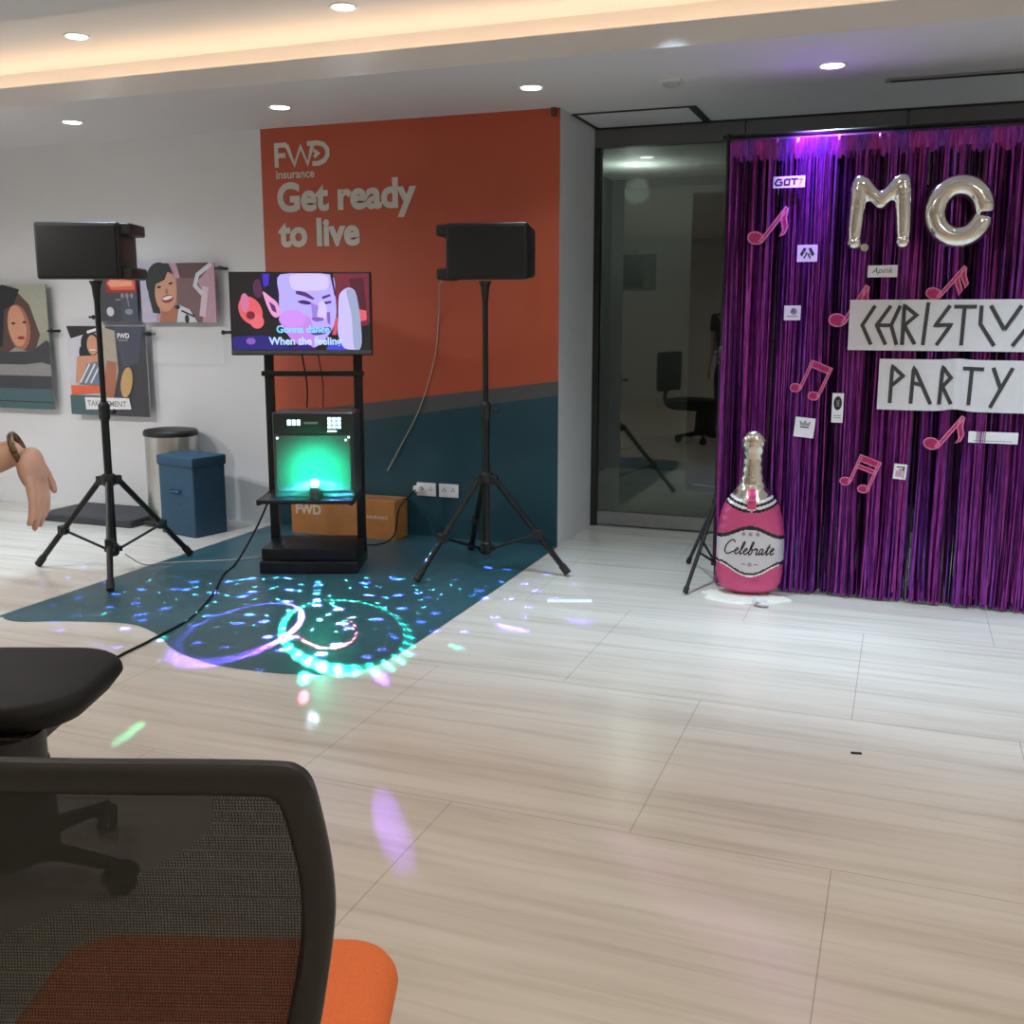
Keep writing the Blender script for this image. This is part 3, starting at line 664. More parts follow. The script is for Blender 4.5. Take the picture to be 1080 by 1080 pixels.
k_bk, k_nv, k_face, k_face2 = em('black', 22, 20, 26, .6), em('navy', 40, 22, 110), em('lavender', 178, 165, 250), em('lit lilac', 205, 190, 255)
k_pk, k_red, k_hair, k_or = em('pink violet', 190, 130, 225), em('dark red', 110, 30, 50), em('blue black', 18, 16, 45, .7), em('coral', 215, 90, 100)
k_wh, k_cy, k_vi, k_dk = em('pale violet', 200, 200, 255), em('sub cyan', 120, 200, 250, 1.1), em('mauve', 130, 85, 180), em('plum', 85, 40, 110)
SP([(78, 115), (965, 115), (965, 600), (78, 600)], k_bk)
SP([(740, 115), (965, 115), (965, 420), (880, 440), (760, 380)], k_red); SP([(840, 150), (930, 140), (950, 380), (890, 400)], em('maroon', 75, 22, 35)); SP([(890, 340), (945, 350), (945, 410), (900, 420)], k_or)
SE(255, 210, 35, 60, em('dusk', 80, 35, 70)); SE(200, 350, 72, 95, k_or, .5); SE(165, 300, 28, 60, em('rose', 200, 110, 150)); SE(240, 420, 45, 45, em('salmon', 220, 100, 110)); SE(200, 380, 28, 26, k_red)
SP([(78, 520), (300, 510), (420, 560), (420, 600), (78, 600)], em('deep blue', 35, 30, 115)); SE(195, 545, 30, 22, k_vi)
SP([(275, 115), (430, 115), (420, 260), (390, 330), (330, 300), (285, 230)], k_hair); SP([(285, 118), (330, 118), (322, 190), (290, 200)], em('electric blue', 60, 40, 190))
SP([(400, 122), (720, 122), (748, 250), (752, 380), (722, 470), (650, 560), (570, 592), (470, 545), (410, 465), (385, 390), (388, 250)], k_face)
SP([(385, 390), (560, 380), (600, 460), (600, 590), (540, 590), (470, 545), (410, 465)], k_pk); SE(470, 400, 85, 55, em('cheek', 200, 140, 235))
SP([(470, 125), (690, 125), (700, 210), (600, 225), (480, 215)], k_face2); SE(660, 350, 32, 62, k_face2)
SP([(285, 230), (330, 262), (375, 300), (392, 370), (365, 395), (335, 375), (305, 310)], em('ear', 225, 150, 200)); SP([(320, 290), (360, 320), (370, 365), (340, 350)], k_dk)
SP([(718, 122), (735, 122), (752, 250), (745, 260)], k_hair)
SP([(500, 225), (560, 235), (612, 272), (600, 280), (545, 258), (500, 245)], k_dk); SP([(662, 262), (715, 245), (718, 258), (668, 278)], k_dk)
SP([(505, 292), (545, 284), (592, 298), (580, 312), (535, 308)], em('eye', 60, 25, 110)); SP([(675, 296), (722, 288), (722, 302), (685, 310)], em('eye', 60, 25, 110)); SP([(590, 300), (640, 320), (625, 390), (600, 400)], em('nose side', 150, 120, 215))
SP([(600, 392), (665, 395), (668, 412), (625, 420), (595, 408)], k_vi); SP([(690, 360), (712, 360), (712, 440), (695, 430)], k_vi)
SP([(575, 470), (640, 462), (706, 455), (712, 478), (660, 502), (600, 505)], k_dk); SP([(590, 476), (700, 464), (690, 478), (610, 486)], em('teeth', 130, 150, 220))
SP([(700, 560), (760, 545), (830, 600), (680, 600)], em('collar', 60, 70, 205)); SP([(420, 590), (560, 560), (620, 600), (420, 600)], k_nv)
SP([(775, 250), (830, 205), (880, 235), (905, 400), (905, 585), (800, 590), (760, 500), (765, 380)], em('hand', 195, 185, 245)); SP([(820, 220), (880, 235), (905, 400), (905, 585), (860, 585), (850, 380)], em('hand grey', 150, 160, 195))
SP([(745, 400), (768, 385), (750, 505), (722, 505)], em('finger line', 200, 80, 100))
f.text('Gonna dance', *S(365, 490), k_cy, width=.29, size=.05, bold=.0014); f.text('When the feeling', *S(312, 566), em('sub pale', 175, 205, 255, 1.1), width=.40, size=.05, bold=.0014)
f.build('screen_picture', t)
for dx, lab in ((-.055, 'black cable hanging from the television to the karaoke machine, beside a thinner one'), (.035, 'thinner dark cable hanging from the television to the karaoke machine')):
    loc = lambda a, b, z: (RX + a * cos(YAW) - b * sin(YAW), RY + a * sin(YAW) + b * cos(YAW), z)
    cable('screen_cable', [loc(dx + .01, .06, 1.215), loc(dx + .025, .055, 1.12), loc(dx + .035, .06, 1.02), loc(dx + .03, .06, .905)], .0045 if dx < 0 else .003, black_matte, lab)

# ------------------------------------------------------------------ foil curtain on its backdrop stand
YC = 5.375
bst = thing('backdrop_stand', 'black tripod backdrop stand holding up the purple foil curtain', 'backdrop stand', (-.885, 5.43, 0))
mb = MB(); mb.tube([(0, 0, .10), (0, 0, 1.25)], .015); mb.build('lower_pole', black_metal, bst)
mb = MB(); mb.tube([(0, 0, 1.2), (0, 0, 2.31)], .0115); mb.build('upper_pole', black_metal, bst)
mb = MB(); mb.tube([(0, 0, 1.19), (0, 0, 1.2), (0, 0, 1.25), (0, 0, 1.26)], [.016, .023, .023, .016]); mb.ball((-.03, -.01, 1.225), .013); mb.build('clamp_collar', black_plastic, bst)
mb = MB(); mb.tube([(-.03, 0, 2.296), (1.82, 0, 2.296)], .010); mb.build('cross_bar', black_metal, bst)
mb = MB(); mb.tube([(0, 0, .40), (0, 0, .46)], .026); mb.ball((.026, -.02, .43), .010); mb.build('leg_hub', black_plastic, bst)
mb = MB(); mb.tube([(0, 0, .10), (0, 0, .14)], .022); mb.build('brace_hub', black_plastic, bst)
for fx, fy in ((-.215, .38), (-.10, -.29), (.33, .07)):
    p0 = Vector((fx * .06, fy * .06, .43)); p1 = Vector((fx, fy, .012))
    mb = MB(); mb.tube([p0, p1], .0105, n=10); lg = mb.build('leg', black_metal, bst)
    mb = MB(); mb.tube([p0.lerp(p1, .94), p1], .0145, n=10); mb.build('rubber_foot', dark_rubber, lg)
    mb = MB(); mb.tube([(fx * .05, fy * .05, .12), p0.lerp(p1, .55)], .007, n=8); mb.build('brace', black_metal, bst)
mb = MB(); mb.tube([(1.775, 0, .0), (1.775, 0, 2.30)], .0115); mb.build('far_pole', black_metal, bst)

cur = thing('foil_fringe_curtain', 'purple metallic foil fringe curtain hanging as a party backdrop', 'curtain', (0, YC, 0))
foils = [foil('purple foil', (.31, .048, .36), .30), foil('violet foil', (.20, .052, .40), .28), foil('magenta foil', (.36, .045, .31), .32), foil('plum and gap shade foil', (.055, .012, .07), .38)]
XA, XB, ZT = -.868, .84, 2.272
mb = MB(); n = 260
vs = []; fs = []; ms = []
for k in range(n + 1):
    x = XA + (XB - XA) * k / n; wv = .006 * sin(x * 60) + .004 * sin(x * 131 + 1)
    for j, z in enumerate((ZT - .105, ZT - .07, ZT - .035, ZT - .008, ZT + .006, ZT)):
        yy = (-.004, -.008, -.01, -.008, .03, .075)[j] + wv * (1, 1, .8, .4, .2, .2)[j] + random.uniform(-.002, .002)
        vs.append((x, yy, z + (random.uniform(-.012, .012) if j == 0 else 0)))
for k in range(n):
    for j in range(5):
        a = k * 6 + j; fs.append((a, a + 6, a + 7, a + 1)); ms.append((k // 9 * 7) % 3)
mb.v, mb.f, mb.m = vs, fs, ms
mb.build('header_band', foils, cur, smooth=60)
mb = MB(); rnd = random.Random(5)
gaps = [(-.63, .022), (-.325, .045), (-.155, .02), (.06, .03), (.27, .035), (.40, .05), (.62, .03), (-.80, .02)]
for i in range(1700):
    x = rnd.uniform(XA, XB)
    near = [g_ for g_ in gaps if abs(x - g_[0]) < g_[1]]
    if i >= 1000: yb_, dk = .024, True
    else: yb_, dk = None, False
    if near and not dk and rnd.random() < .82: 
        x += .06 * (1 if x > near[0][0] else -1)
        if x < XA or x > XB: continue
    if not dk: x += .013 * sin(x * 71 + 1.3 * sin(x * 9)) + .006 * sin(x * 163)
    wd = rnd.uniform(.0022, .0048); yb = rnd.uniform(-.022, .028); mi = rnd.choices((0, 1, 2, 3), (5, 3, 3, 2))[0]
    if dk: yb = rnd.uniform(.016, .023); mi = 3  # near-black back layer paints the shade in the curtain's gaps
    tw0 = rnd.uniform(-1.0, 1.0); tw1 = rnd.uniform(-.9, .9); ph = rnd.uniform(0, 6.28); am = rnd.uniform(.002, .010); drift = rnd.gauss(0, .012)
    if x < -.78: drift -= rnd.uniform(.0, .02)
    zb = rnd.uniform(.006, .03) if (dk or rnd.random() < .8) else rnd.uniform(.03, .14)
    ns = 15; vs = []
    for s_ in range(ns + 1):
        q = s_ / ns; z = (ZT - .08) * (1 - q) + zb * q
        xx = x + am * sin(ph + q * 7) * q + drift * q; yy = yb + .006 * sin(ph * 2 + q * 5); a = tw0 + tw1 * sin(q * 5 + ph) * 1.2
        dx, dy = cos(a) * wd, sin(a) * wd; vs += [(xx - dx, yy - dy, z), (xx + dx, yy + dy, z)]
    mb.add(vs, [(2 * s_, 2 * s_ + 2, 2 * s_ + 3, 2 * s_ + 1) for s_ in range(ns)], mi)
fr = mb.build('fringe', foils, cur, smooth=60); fr['kind'] = 'stuff'

YD = YC - .034      # decorations hang on the face of the fringe
# notes, canonical and tilted
def note(kind, cx, cz, size, rot, label):
    t = thing('music_note_cutout', label, 'music note', (cx, YD, cz), group='pink music notes on the curtain')
    c_, s_ = cos(rot), sin(rot)
    R = lambda pts, k_=1.0: [((a * c_ - b * s_) * size, (a * s_ + b * c_) * size) for a, b in pts]
    shapes = []
    if kind == 'eighth':
        shapes = [ell(0, 0, .19, .145, .35), [(.12, .0), (.20, .02), (.20, 1.0), (.12, 1.0)], [(.12, 1.0), (.20, 1.0), (.30, .80), (.46, .66), (.50, .48), (.44, .36), (.43, .52), (.32, .62), (.19, .74)]]
    if kind == 'double':
        shapes = [ell(0, 0, .19, .145, .35), [(.12, .0), (.20, .02), (.20, 1.0), (.12, 1.0)], [(.12, 1.0), (.20, 1.0), (.32, .84), (.50, .72), (.52, .58), (.44, .64), (.30, .72), (.19, .80)], [(.19, .76), (.32, .62), (.50, .50), (.52, .34), (.44, .42), (.30, .50), (.19, .58)]]
    if kind in ('beam', 'beam2'):
        shapes = [ell(0, 0, .17, .13, .3), ell(.62, -.02, .17, .13, .3), [(.10, .0), (.17, .0), (.17, 1.0), (.10, 1.0)], [(.72, .0), (.79, .0), (.79, 1.0), (.72, 1.0)], [(.10, .80), (.79, .80), (.79, 1.0), (.10, 1.0)]]
        if kind == 'beam2': shapes.append([(.14, .56), (.76, .56), (.76, .68), (.14, .68)])
    mb = MB(); yq = 0
    for sh in shapes:
        cxs = sum(a for a, b in sh) / len(sh); czs = sum(b for a, b in sh) / len(sh)
        mb.prism(R(sh), -.0016 - yq, .001 - yq); yq += .0001
    mb.build('note_body', pink_foil, t, smooth=0)
    mb = MB(); yq = 0
    for sh in shapes:
        q = R(sh); stroke(mb, q, size * .035, -.0022 - yq, 0, closed=True, y1=-.0015 - yq); yq += .0001
    mb.build('note_outline', pink_edge, t, smooth=0)
note('eighth', -.725, 1.795, .200, radians(-37), 'pink single note tilted beside the curtain edge under the GOT7 card')
note('eighth', -.318, 1.395, .205, radians(-30), 'pink single note overlapping the start of the CHRISTM banner')
note('double', .110, 1.520, .175, radians(-38), 'pink double-flagged note between the round balloon and the CHRISTM banner')
note('beam', -.500, 1.062, .155, radians(-22), 'pink joined pair of notes above the card with the round black emblem')
note('beam2', -.240, .605, .150, radians(-20), 'pink joined notes with a double beam low on the curtain')
note('eighth', .145, .810, .185, radians(-36), 'pink single note just below the PARTY banner')
# cards
def paper_card(x0, z0, x1, z1, label, draw, rot=0.0):
    t = thing('logo_card', label, 'card', ((x0 + x1) / 2, YD, (z0 + z1) / 2), group='small white cards on the curtain')
    t.rotation_euler = (0, rot, 0)
    w_, h_ = x1 - x0, z1 - z0
    mb = MB(); mb.box((0, 0, 0), (w_, .0016, h_)); mb.build('card_sheet', card, t, smooth=0)
    f = Flat(-.0009, .0002); draw(f, w_, h_); f.build('card_print', t)
def d_got(f, w, h):
    f.line([(-.23 * w, .20 * h), (-.36 * w, .24 * h), (-.44 * w, -.10 * h), (-.40 * w, -.26 * h), (-.24 * w, -.26 * h), (-.22 * w, -.02 * h), (-.30 * w, -.02 * h)], .009, ink)
    f.line([(-.12 * w, .22 * h), (.02 * w, .22 * h), (.0 * w, -.24 * h), (-.14 * w, -.24 * h), (-.13 * w, .22 * h)], .009, ink)
    f.line([(.06 * w, .24 * h), (.28 * w, .24 * h)], .009, ink); f.line([(.17 * w, .24 * h), (.16 * w, -.26 * h)], .009, ink); f.line([(.30 * w, .24 * h), (.42 * w, .24 * h), (.34 * w, -.24 * h)], .006, p_grey)
def d_chev(f, w, h):
    for s_ in (-1, 1):
        f.poly([(s_ * .04 * w, .28 * h), (s_ * .18 * w, .34 * h), (s_ * .36 * w, -.05 * h), (s_ * .26 * w, -.20 * h), (s_ * .14 * w, .05 * h)], ink)
        f.line([(s_ * .02 * w, .0), (s_ * .16 * w, -.30 * h)], .007, ink)
    f.line([(-.2 * w, .12 * h), (.2 * w, -.1 * h)], .005, p_grey)
def d_script(f, w, h): f.text('Apink', -.36 * w, -.16 * h, ink, width=.72 * w, size=.03, shear=.35)
def d_blot(f, w, h):
    f.poly(ell(.08 * w, .10 * h, .20 * w, .24 * h, .4), p_grey); f.poly([(-.12 * w, .02 * h), (.05 * w, .34 * h), (.2 * w, .02 * h)], C('slate blue', 92, 92, 120)); f.line([(-.34 * w, -.24 * h), (.34 * w, -.22 * h)], .005, p_grey)
def d_disc(f, w, h):
    f.poly(ell(0, .16 * h, .36 * w, .24 * h), p_black); f.line([(-.12 * w, .26 * h), (.1 * w, .16 * h), (-.1 * w, .06 * h)], .004, p_grey)
    f.line([(.14 * w, .27 * h), (-.06 * w, .16 * h), (.14 * w, .05 * h)], .004, p_grey); f.line([(-.3 * w, -.26 * h), (.3 * w, -.26 * h)], .004, p_grey); f.line([(-.3 * w, -.34 * h), (.3 * w, -.34 * h)], .004, p_grey)
def d_crown(f, w, h):
    f.poly([(-.24 * w, .10 * h), (-.28 * w, .36 * h), (-.1 * w, .22 * h), (0, .40 * h), (.1 * w, .22 * h), (.28 * w, .36 * h), (.24 * w, .10 * h)], p_grey); f.line([(-.22 * w, .02 * h), (.22 * w, .02 * h)], .007, p_char)
def d_face(f, w, h):
    f.line([(-.3 * w, .3 * h), (.22 * w, .3 * h), (.22 * w, .12 * h), (-.1 * w, .12 * h)], .006, p_brown); f.rect(-.32 * w, -.34 * h, .2 * w, .05 * h, p_pink); f.rect(.26 * w, -.4 * h, .32 * w, .4 * h, p_brown)
def d_strip(f, w, h): f.line([(-.4 * w, -.3 * h), (.4 * w, -.3 * h)], .003, p_grey)
paper_card(-.650, 2.030, -.500, 2.084, 'white card reading GOT7 near the top of the curtain', d_got)
paper_card(-.522, 1.676, -.426, 1.757, 'white square card with a black double chevron emblem', d_chev)
paper_card(-.190, 1.598, -.056, 1.654, 'grey white card with script lettering under the letter M balloon', d_script)
paper_card(-.572, 1.394, -.492, 1.466, 'small white card with a grey blot emblem to the side of the CHRISTM banner', d_blot)
paper_card(-.322, .895, -.268, 1.040, 'narrow upright white card with a round black emblem', d_disc)
paper_card(-.497, .815, -.400, .914, 'tilted white card with a grey crown-like emblem above the bottle balloon', d_crown, radians(5))
paper_card(-.018, .628, .042, .703, 'small pinkish card with a dark corner line low on the curtain', d_face, radians(4))
paper_card(.306, .822, .52, .876, 'narrow white paper strip half hidden by foil strands below the PARTY banner', d_strip)
mb = MB()
for k in range(6):
    x = .343 + k * .0068; q = random.uniform(-.006, .006); ze = random.uniform(.03, .12)
    mb.add([(x - .0018, YD - .004, .963), (x + .0018, YD - .004, .963), (x + q + .0016, YD - .005, .70), (x + q - .0016, YD - .005, .70), (x + q * 2 + .0014, YD - .003, ze), (x + q * 2 - .0014, YD - .003, ze)], [(0, 1, 2, 3), (3, 2, 4, 5)], k % 3)
o = mb.build('loose_strand', foils, cur, smooth=0); o.location = (0, -YC, 0); o['kind'] = 'stuff'
# banners
def banner(x0, z0, x1, z1, label, glyphs, wave, rot=0.0, sag=None):
    t = thing('paper_banner', label, 'banner', (x0, YD - .004, z0), group='white paper banners on the curtain')
    t.rotation_euler = (0, rot, 0)
    w_, h_ = x1 - x0, z1 - z0
    def yw(x): return -wave(x)
    mb = MB(); nx = 90; vs = []; fs = []
    for i in range(nx + 1):
        x = w_ * i / nx
        for j in range(5): vs.append((x, yw(x) - .0, h_ * j / 4 + (sag(x, j) if sag else 0)))
    for i in range(nx):
        for j in range(4): a = i * 5 + j; fs.append((a, a + 5, a + 6, a + 1))
    m_ = len(vs); vs += [(a, b + .001, c) for a, b, c in vs]
    fs += [tuple(m_ + q for q in reversed(f_)) for f_ in fs]
    mb.add(vs, fs); mb.build('paper_sheet', paper, t, smooth=60)
    for strokes in glyphs:
        mb = MB()
        for q_, st in enumerate(strokes):
            fine = []
            for a, b in zip(st[:-1], st[1:]):
                for q in range(10): fine.append((a[0] + (b[0] - a[0]) * q / 10, a[1] + (b[1] - a[1]) * q / 10))
            fine.append(st[-1])
            tmp = MB(); stroke(tmp, fine, .0175, 0)
            mb.add([(a, yw(a) - .0022 - .0002 * q_, c) for a, b, c in tmp.v], tmp.f)
        mb.build('rune_letter', ink, t, smooth=0)
hh = .185; b0 = .027
V = lambda *p: [(a, b0 + b * hh) for a, b in p]
chr_g = [[V((.116, 1), (.062, .5), (.106, 0))],
         [V((.187, 1), (.1275, .5), (.173, 0)), V((.229, 1), (.193, .5), (.222, 0)), V((.1275, .5), (.193, .5))],
         [V((.2475, 0), (.2475, 1), (.303, .76), (.252, .5), (.303, .02))],
         [V((.352, 1.08), (.339, 0))],
         [V((.448, 1), (.389, .5), (.457, .52), (.398, 0))],
         [V((.4655, .97), (.5635, .97)), V((.511, .97), (.507, 0))],
         [V((.583, 1), (.583, .54), (.648, 0)), V((.622, 1), (.686, .40)), V((.789, 1), (.789, .54), (.724, 0)), V((.750, 1), (.686, .40))]]
banner(-.262, 1.252, .62, 1.492, 'white paper banner lettered CHRISTM in dark runes', chr_g, lambda x: .010 + .006 * sin(x * 9) + .012 * math.exp(-((x - .235) / .012) ** 2))
hh = .178; b0 = .032
par_g = [[V((.057, 0), (.060, 1), (.110, .74), (.062, .48))],
         [V((.152, 0), (.156, 1), (.2406, .0)), V((.156, .56), (.20, .50))],
         [V((.278, 0), (.284, 1), (.322, .72), (.288, .48), (.330, .02))],
         [V((.372, .97), (.464, .95)), V((.412, .97), (.407, 0))],
         [V((.585, 1), (.500, -.05)), V((.503, 1), (.540, .45))]]
banner(-.112, .968, .62, 1.212, 'white paper banner lettered PARTY in dark runes', par_g, lambda x: .008 + .005 * sin(x * 8 + 1) + .022 * math.exp(-((x - .345) / .03) ** 2) + .008 * math.exp(-((x - .30) / .015) ** 2), 0, lambda x, j: .012 * math.exp(-((x - .345) / .05) ** 2) * (1 if j == 0 else .5))

def remesh(o, vox, smooth_it=6):
    m = o.modifiers.new('r', 'REMESH'); m.mode = 'VOXEL'; m.voxel_size = vox
    if smooth_it:
        s_ = o.modifiers.new('s', 'SMOOTH'); s_.iterations = smooth_it; s_.factor = .5
    dg = bpy.context.evaluated_depsgraph_get(); dg.update()
    me = bpy.data.meshes.new_from_object(o.evaluated_get(dg)); old = o.data; mats_ = list(old.materials); o.modifiers.clear(); o.data = me
    if not me.materials:
        for q in mats_: me.materials.append(q)
    for p in me.polygons: p.use_smooth = True; p.material_index = 0
    return o
# letter balloons
t = thing('letter_balloon', 'silver foil letter M balloon on the purple curtain', 'balloon', (-.148, YD - .055, 1.90), group='silver letter balloons on the curtain')
mb = MB()
for s_ in (-1, 1):
    mb.tube([(s_ * .108, 0, -.155), (s_ * .108, 0, -.10), (s_ * .102, 0, 0), (s_ * .098, 0, .11), (s_ * .095, 0, .135)], [.026, .036, .040, .041, .030], n=18)
    mb.ball((s_ * .108, 0, -.140), .036); mb.ball((s_ * .094, 0, .128), .041)
    mb.tube([(s_ * .085, 0, .135), (s_ * .045, 0, .085), (0, 0, .045)], [.036, .037, .034], n=16)
mb.ball((0, 0, .04), .034)
o = mb.build('balloon_body', silver_foil, t); remesh(o, .006)
mb = MB(); mb.prism(ell(-.06, -.165, .018, .018), -.003, .003); mb.build('filling_tab', silver_foil, t)
t = thing('letter_balloon', 'round silver foil letter O balloon on the purple curtain', 'balloon', (.196, YD - .06, 1.888), group='silver letter balloons on the curtain')
mb = MB()
pts = []
for k in range(49):
    a = radians(-4 + 352 * k / 48); pts.append((.103 * cos(a), 0, .115 * sin(a)))
rr = [.051 if 3 < k < 45 else (.044, .048, .050, .051)[min(k, 48 - k)] for k in range(49)]
mb.tube(pts, rr, n=20); o = mb.build('balloon_body', silver_foil, t); remesh(o, .0055, 4)
# champagne bottle balloon
t = thing('bottle_balloon', 'pink champagne bottle foil balloon labelled Celebrate standing on the floor', 'balloon', (-.682, 5.255, .016), radians(8))
prof = [(.0, .095), (.02, .135), (.05, .155), (.10, .166), (.18, .168), (.27, .168), (.33, .163), (.39, .155), (.44, .143), (.475, .126), (.50, .108), (.53, .084), (.56, .066), (.60, .055), (.65, .049), (.69, .047), (.72, .050), (.75, .056), (.78, .058), (.805, .050), (.825, .030), (.832, .012)]
def wid(z):
    for (a, b), (c, d) in zip(prof[:-1], prof[1:]):
        if a <= z <= c: return b + (d - b) * (z - a) / (c - a)
    return prof[-1][1]
def dep(z): w_ = wid(z); return min(.075, w_ * .62) * (1 - math.exp(-z / .04) * .45)
def front(x, z):
    w_ = wid(z); q = max(0.0, 1 - (x / w_) ** 2); return -dep(z) * q ** .62
nx, nz = 72, 150; vs = []; fs = []; ms = []
for side in (1, -1):
    base = len(vs)
    for j in range(nz + 1):
        z = .832 * j / nz; w_ = wid(z)
        for i in range(nx + 1):
            u_ = -1 + 2 * i / nx; x = w_ * u_; wr = .003 * sin(z * 150 + 2 * sin(u_ * 9)) * abs(u_) ** 5
            vs.append((x, side * front(x, z) + side * wr, z))
    for j in range(nz):
        for i in range(nx):
            a = base + j * (nx + 1) + i; q = (a, a + 1, a + nx + 2, a + nx + 1); fs.append(q if side > 0 else q[::-1])
            x = (vs[a][0] + vs[a + 1][0]) / 2; z = .832 * (j + .5) / nz; u_ = abs(x) / .166
            lo = .115 + .030 * (1 - cos(min(1, u_) * pi)) ; hi = .340 - .026 * (1 - cos(min(1, u_) * pi))
            m_ = 0
            if z > .475 - .050 * (1 - (u_ / .85) ** 2): m_ = 3
            st = .475 - .050 * (1 - (u_ / .85) ** 2)
            if 0 < z - st < .09 and abs(x) > .03 * (z - st) / .05: m_ = 4 if int((z - st) / .015) % 2 == 1 else 2
            if z - st > .06: m_ = 3
            if lo < z < hi: m_ = 1
            elif lo - .012 < z <= lo or hi <= z < hi + .019: m_ = 2
            elif lo - .020 < z <= lo - .012: m_ = 3
            if abs(x) < .022 and .445 < z < .545 and side > 0: m_ = 0
            ms.append(m_)
mb = MB(); mb.v, mb.f, mb.m = vs, fs, ms
mb.build('balloon_body', [bottle_pink, bottle_label, bottle_black, silver_foil, bottle_white], t, smooth=70)
tmp = MB()
SCR = {'C': [(1.5, 2.0), (1.1, 2.4), (.5, 2.1), (.1, 1.2), (.2, .3), (.7, -.1), (1.3, .2), (1.75, .5)], 'e': [(0, .45), (.5, .65), (.65, .95), (.4, 1.05), (.2, .7), (.25, .2), (.55, 0), (.9, .3)],
       'l': [(0, .3), (.4, .9), (.6, 1.9), (.45, 2.2), (.3, 1.7), (.25, .5), (.4, 0), (.7, .3)], 'b': [(0, .3), (.35, .9), (.55, 1.9), (.4, 2.2), (.25, 1.6), (.25, .2), (.5, 0), (.75, .4), (.6, .9), (.95, .8)],
       'r': [(0, .75), (.2, 1.05), (.3, 1.1), (.35, .95), (.6, .95), (.55, .3), (.7, 0), (1.0, .3)], 'a': [(.62, .9), (.3, 1.05), (.05, .6), (.15, .05), (.5, .3), (.66, .95), (.6, .3), (.75, 0), (1.05, .3)],
       't': [(0, .3), (.35, 1.0), (.48, 1.7), (.35, .4), (.5, 0), (.8, .3)]}
pen = 0.0; lines = []
for ch_ in 'Celebrate':
    q = [(pen + a, b) for a, b in SCR[ch_]]; lines.append(q)
    if ch_ == 't': lines.append([(pen + .1, 1.2), (pen + .4, 1.22), (pen + .75, 1.28)])
    pen += SCR[ch_][-1][0]
kx = .262 / (pen + .5)
for q in lines:
    c3 = curve_pts([((a + b * .30) * kx, 0, b * .030) for a, b in q], 6)
    stroke(tmp, [(-.132 + p.x, .212 + p.z) for p in c3], .0062, 0)
extra = MB(); put_text(extra, '* * *', -.045, .292, width=.09, size=.03); put_text(extra, '~ o ~', -.04, .152, width=.08, size=.03)
put_text(extra, 'LOVE', -.017, .50, width=.034, size=.02); put_text(extra, 'JOY', -.014, .475, width=.028, size=.02)
mb = MB(); mb.add([(a, front(a, c) - .0022, c) for a, b, c in tmp.v], tmp.f); mb.build('label_lettering', bottle_black, t, smooth=0)
mb = MB(); mb.add([(a, front(a, c) - .0022, c) for a, b, c in extra.v], extra.f); mb.build('label_ornament', bottle_black, t, smooth=0)
# plastic sheet under the bottle
mb = MB(); nx, ny = 46, 22; vs = []; fs = []; rnd = random.Random(3)
for j in range(ny + 1):
    for i in range(nx + 1):
        u_, v_ = i / nx * 2 - 1, j / ny * 2 - 1; r_ = 1 + .12 * sin(3 * atan2(v_, u_) + 1) + .06 * sin(7 * atan2(v_, u_))
        sq = max(abs(u_), abs(v_)) / (hypot(u_, v_) or 1)
        x, y_ = u_ * sq * r_ * .215, v_ * sq * r_ * .12; edge = hypot(u_ * sq, v_ * sq)
        z = .003 + (.004 + .006 * abs(sin(x * 60 + y_ * 35)) * abs(cos(y_ * 80 - x * 22))) * (.5 + edge * .5)
        if edge > .97: z = .001
        vs.append((x, y_, min(z, .0125)))
for j in range(ny):
    for i in range(nx): a = j * (nx + 1) + i; fs.append((a, a + 1, a + nx + 2, a + nx + 1))
mb.add(vs, fs); o = mb.build('plastic_sheet', cloth_cream, loc=(-.705, 5.185, 0), smooth=50); tag(o, 'crumpled cream plastic sheet on the floor under the bottle balloon', 'plastic sheet')
mb = MB(); mb.ball((0, 0, .022), (.036, .024, .022), n=14); mb.ball((.02, -.01, .014), (.03, .02, .013), n=12); mb.ball((-.015, .005, .034), (.014, .012, .014), n=10)
for i, v in enumerate(mb.v): mb.v[i] = (v[0] + .004 * sin(i * 2.1), v[1] + .003 * cos(i * 1.7), max(.0005, v[2] + .003 * sin(i * 3.3)))
o = mb.build('crumpled_tissue', paper, loc=(-.600, 5.055, .001), smooth=40); tag(o, 'small crumpled white tissue on the floor in front of the bottle balloon', 'tissue')
mb = MB(); mb.box((0, 0, .0012), (.225, .058, .0016)); o = mb.build('paper_strip', mat('bright white paper', (.88, .88, .88), .4), loc=(-1.505, 4.815, 0), rz=radians(20), smooth=0); tag(o, 'flat white strip of paper lying alone on the pale floor', 'paper')
mb = MB(); mb.box((0, 0, .003), (.035, .010, .004), bev=.001); o = mb.build('dark_scrap', black_matte, loc=(-.072, 3.402, 0), rz=.2); tag(o, 'tiny dark scrap on the pale tiles towards the bottle balloon', 'scrap')

# ------------------------------------------------------------------ orange mesh-back chair
CA = radians(19)
ch = thing('office_chair', 'office chair with orange seat and black see-through mesh back', 'chair', (-.852, 1.016, 0), CA)
mb = MB(); mb.slab(.525, .50, .392, .468, .085, edge=.034, dome=.006, n=10); mb.build('seat', orange_fabric, ch, smooth=60)
mb = MB(); mb.box((0, -.01, .378), (.36, .34, .028), bev=.01); mb.build('seat_pan', black_plastic, ch)
outer = [(0, .976), (.12, .977), (.205, .976), (.227, .971), (.240, .954), (.248, .909), (.254, .857), (.256, .808), (.253, .770), (.245, .713), (.236, .660), (.222, .605), (.200, .575), (.150, .560), (0, .556)]
inner = [(0, .938), (.12, .939), (.186, .938), (.203, .932), (.209, .915), (.215, .880), (.220, .844), (.221, .794), (.216, .745), (.206, .690), (.196, .645), (.184, .612), (.165, .598), (.130, .594), (0, .590)]
def bd(z): return -.250 + .030 * sin((z - .55) / .43 * pi) + (z - .97) * .03
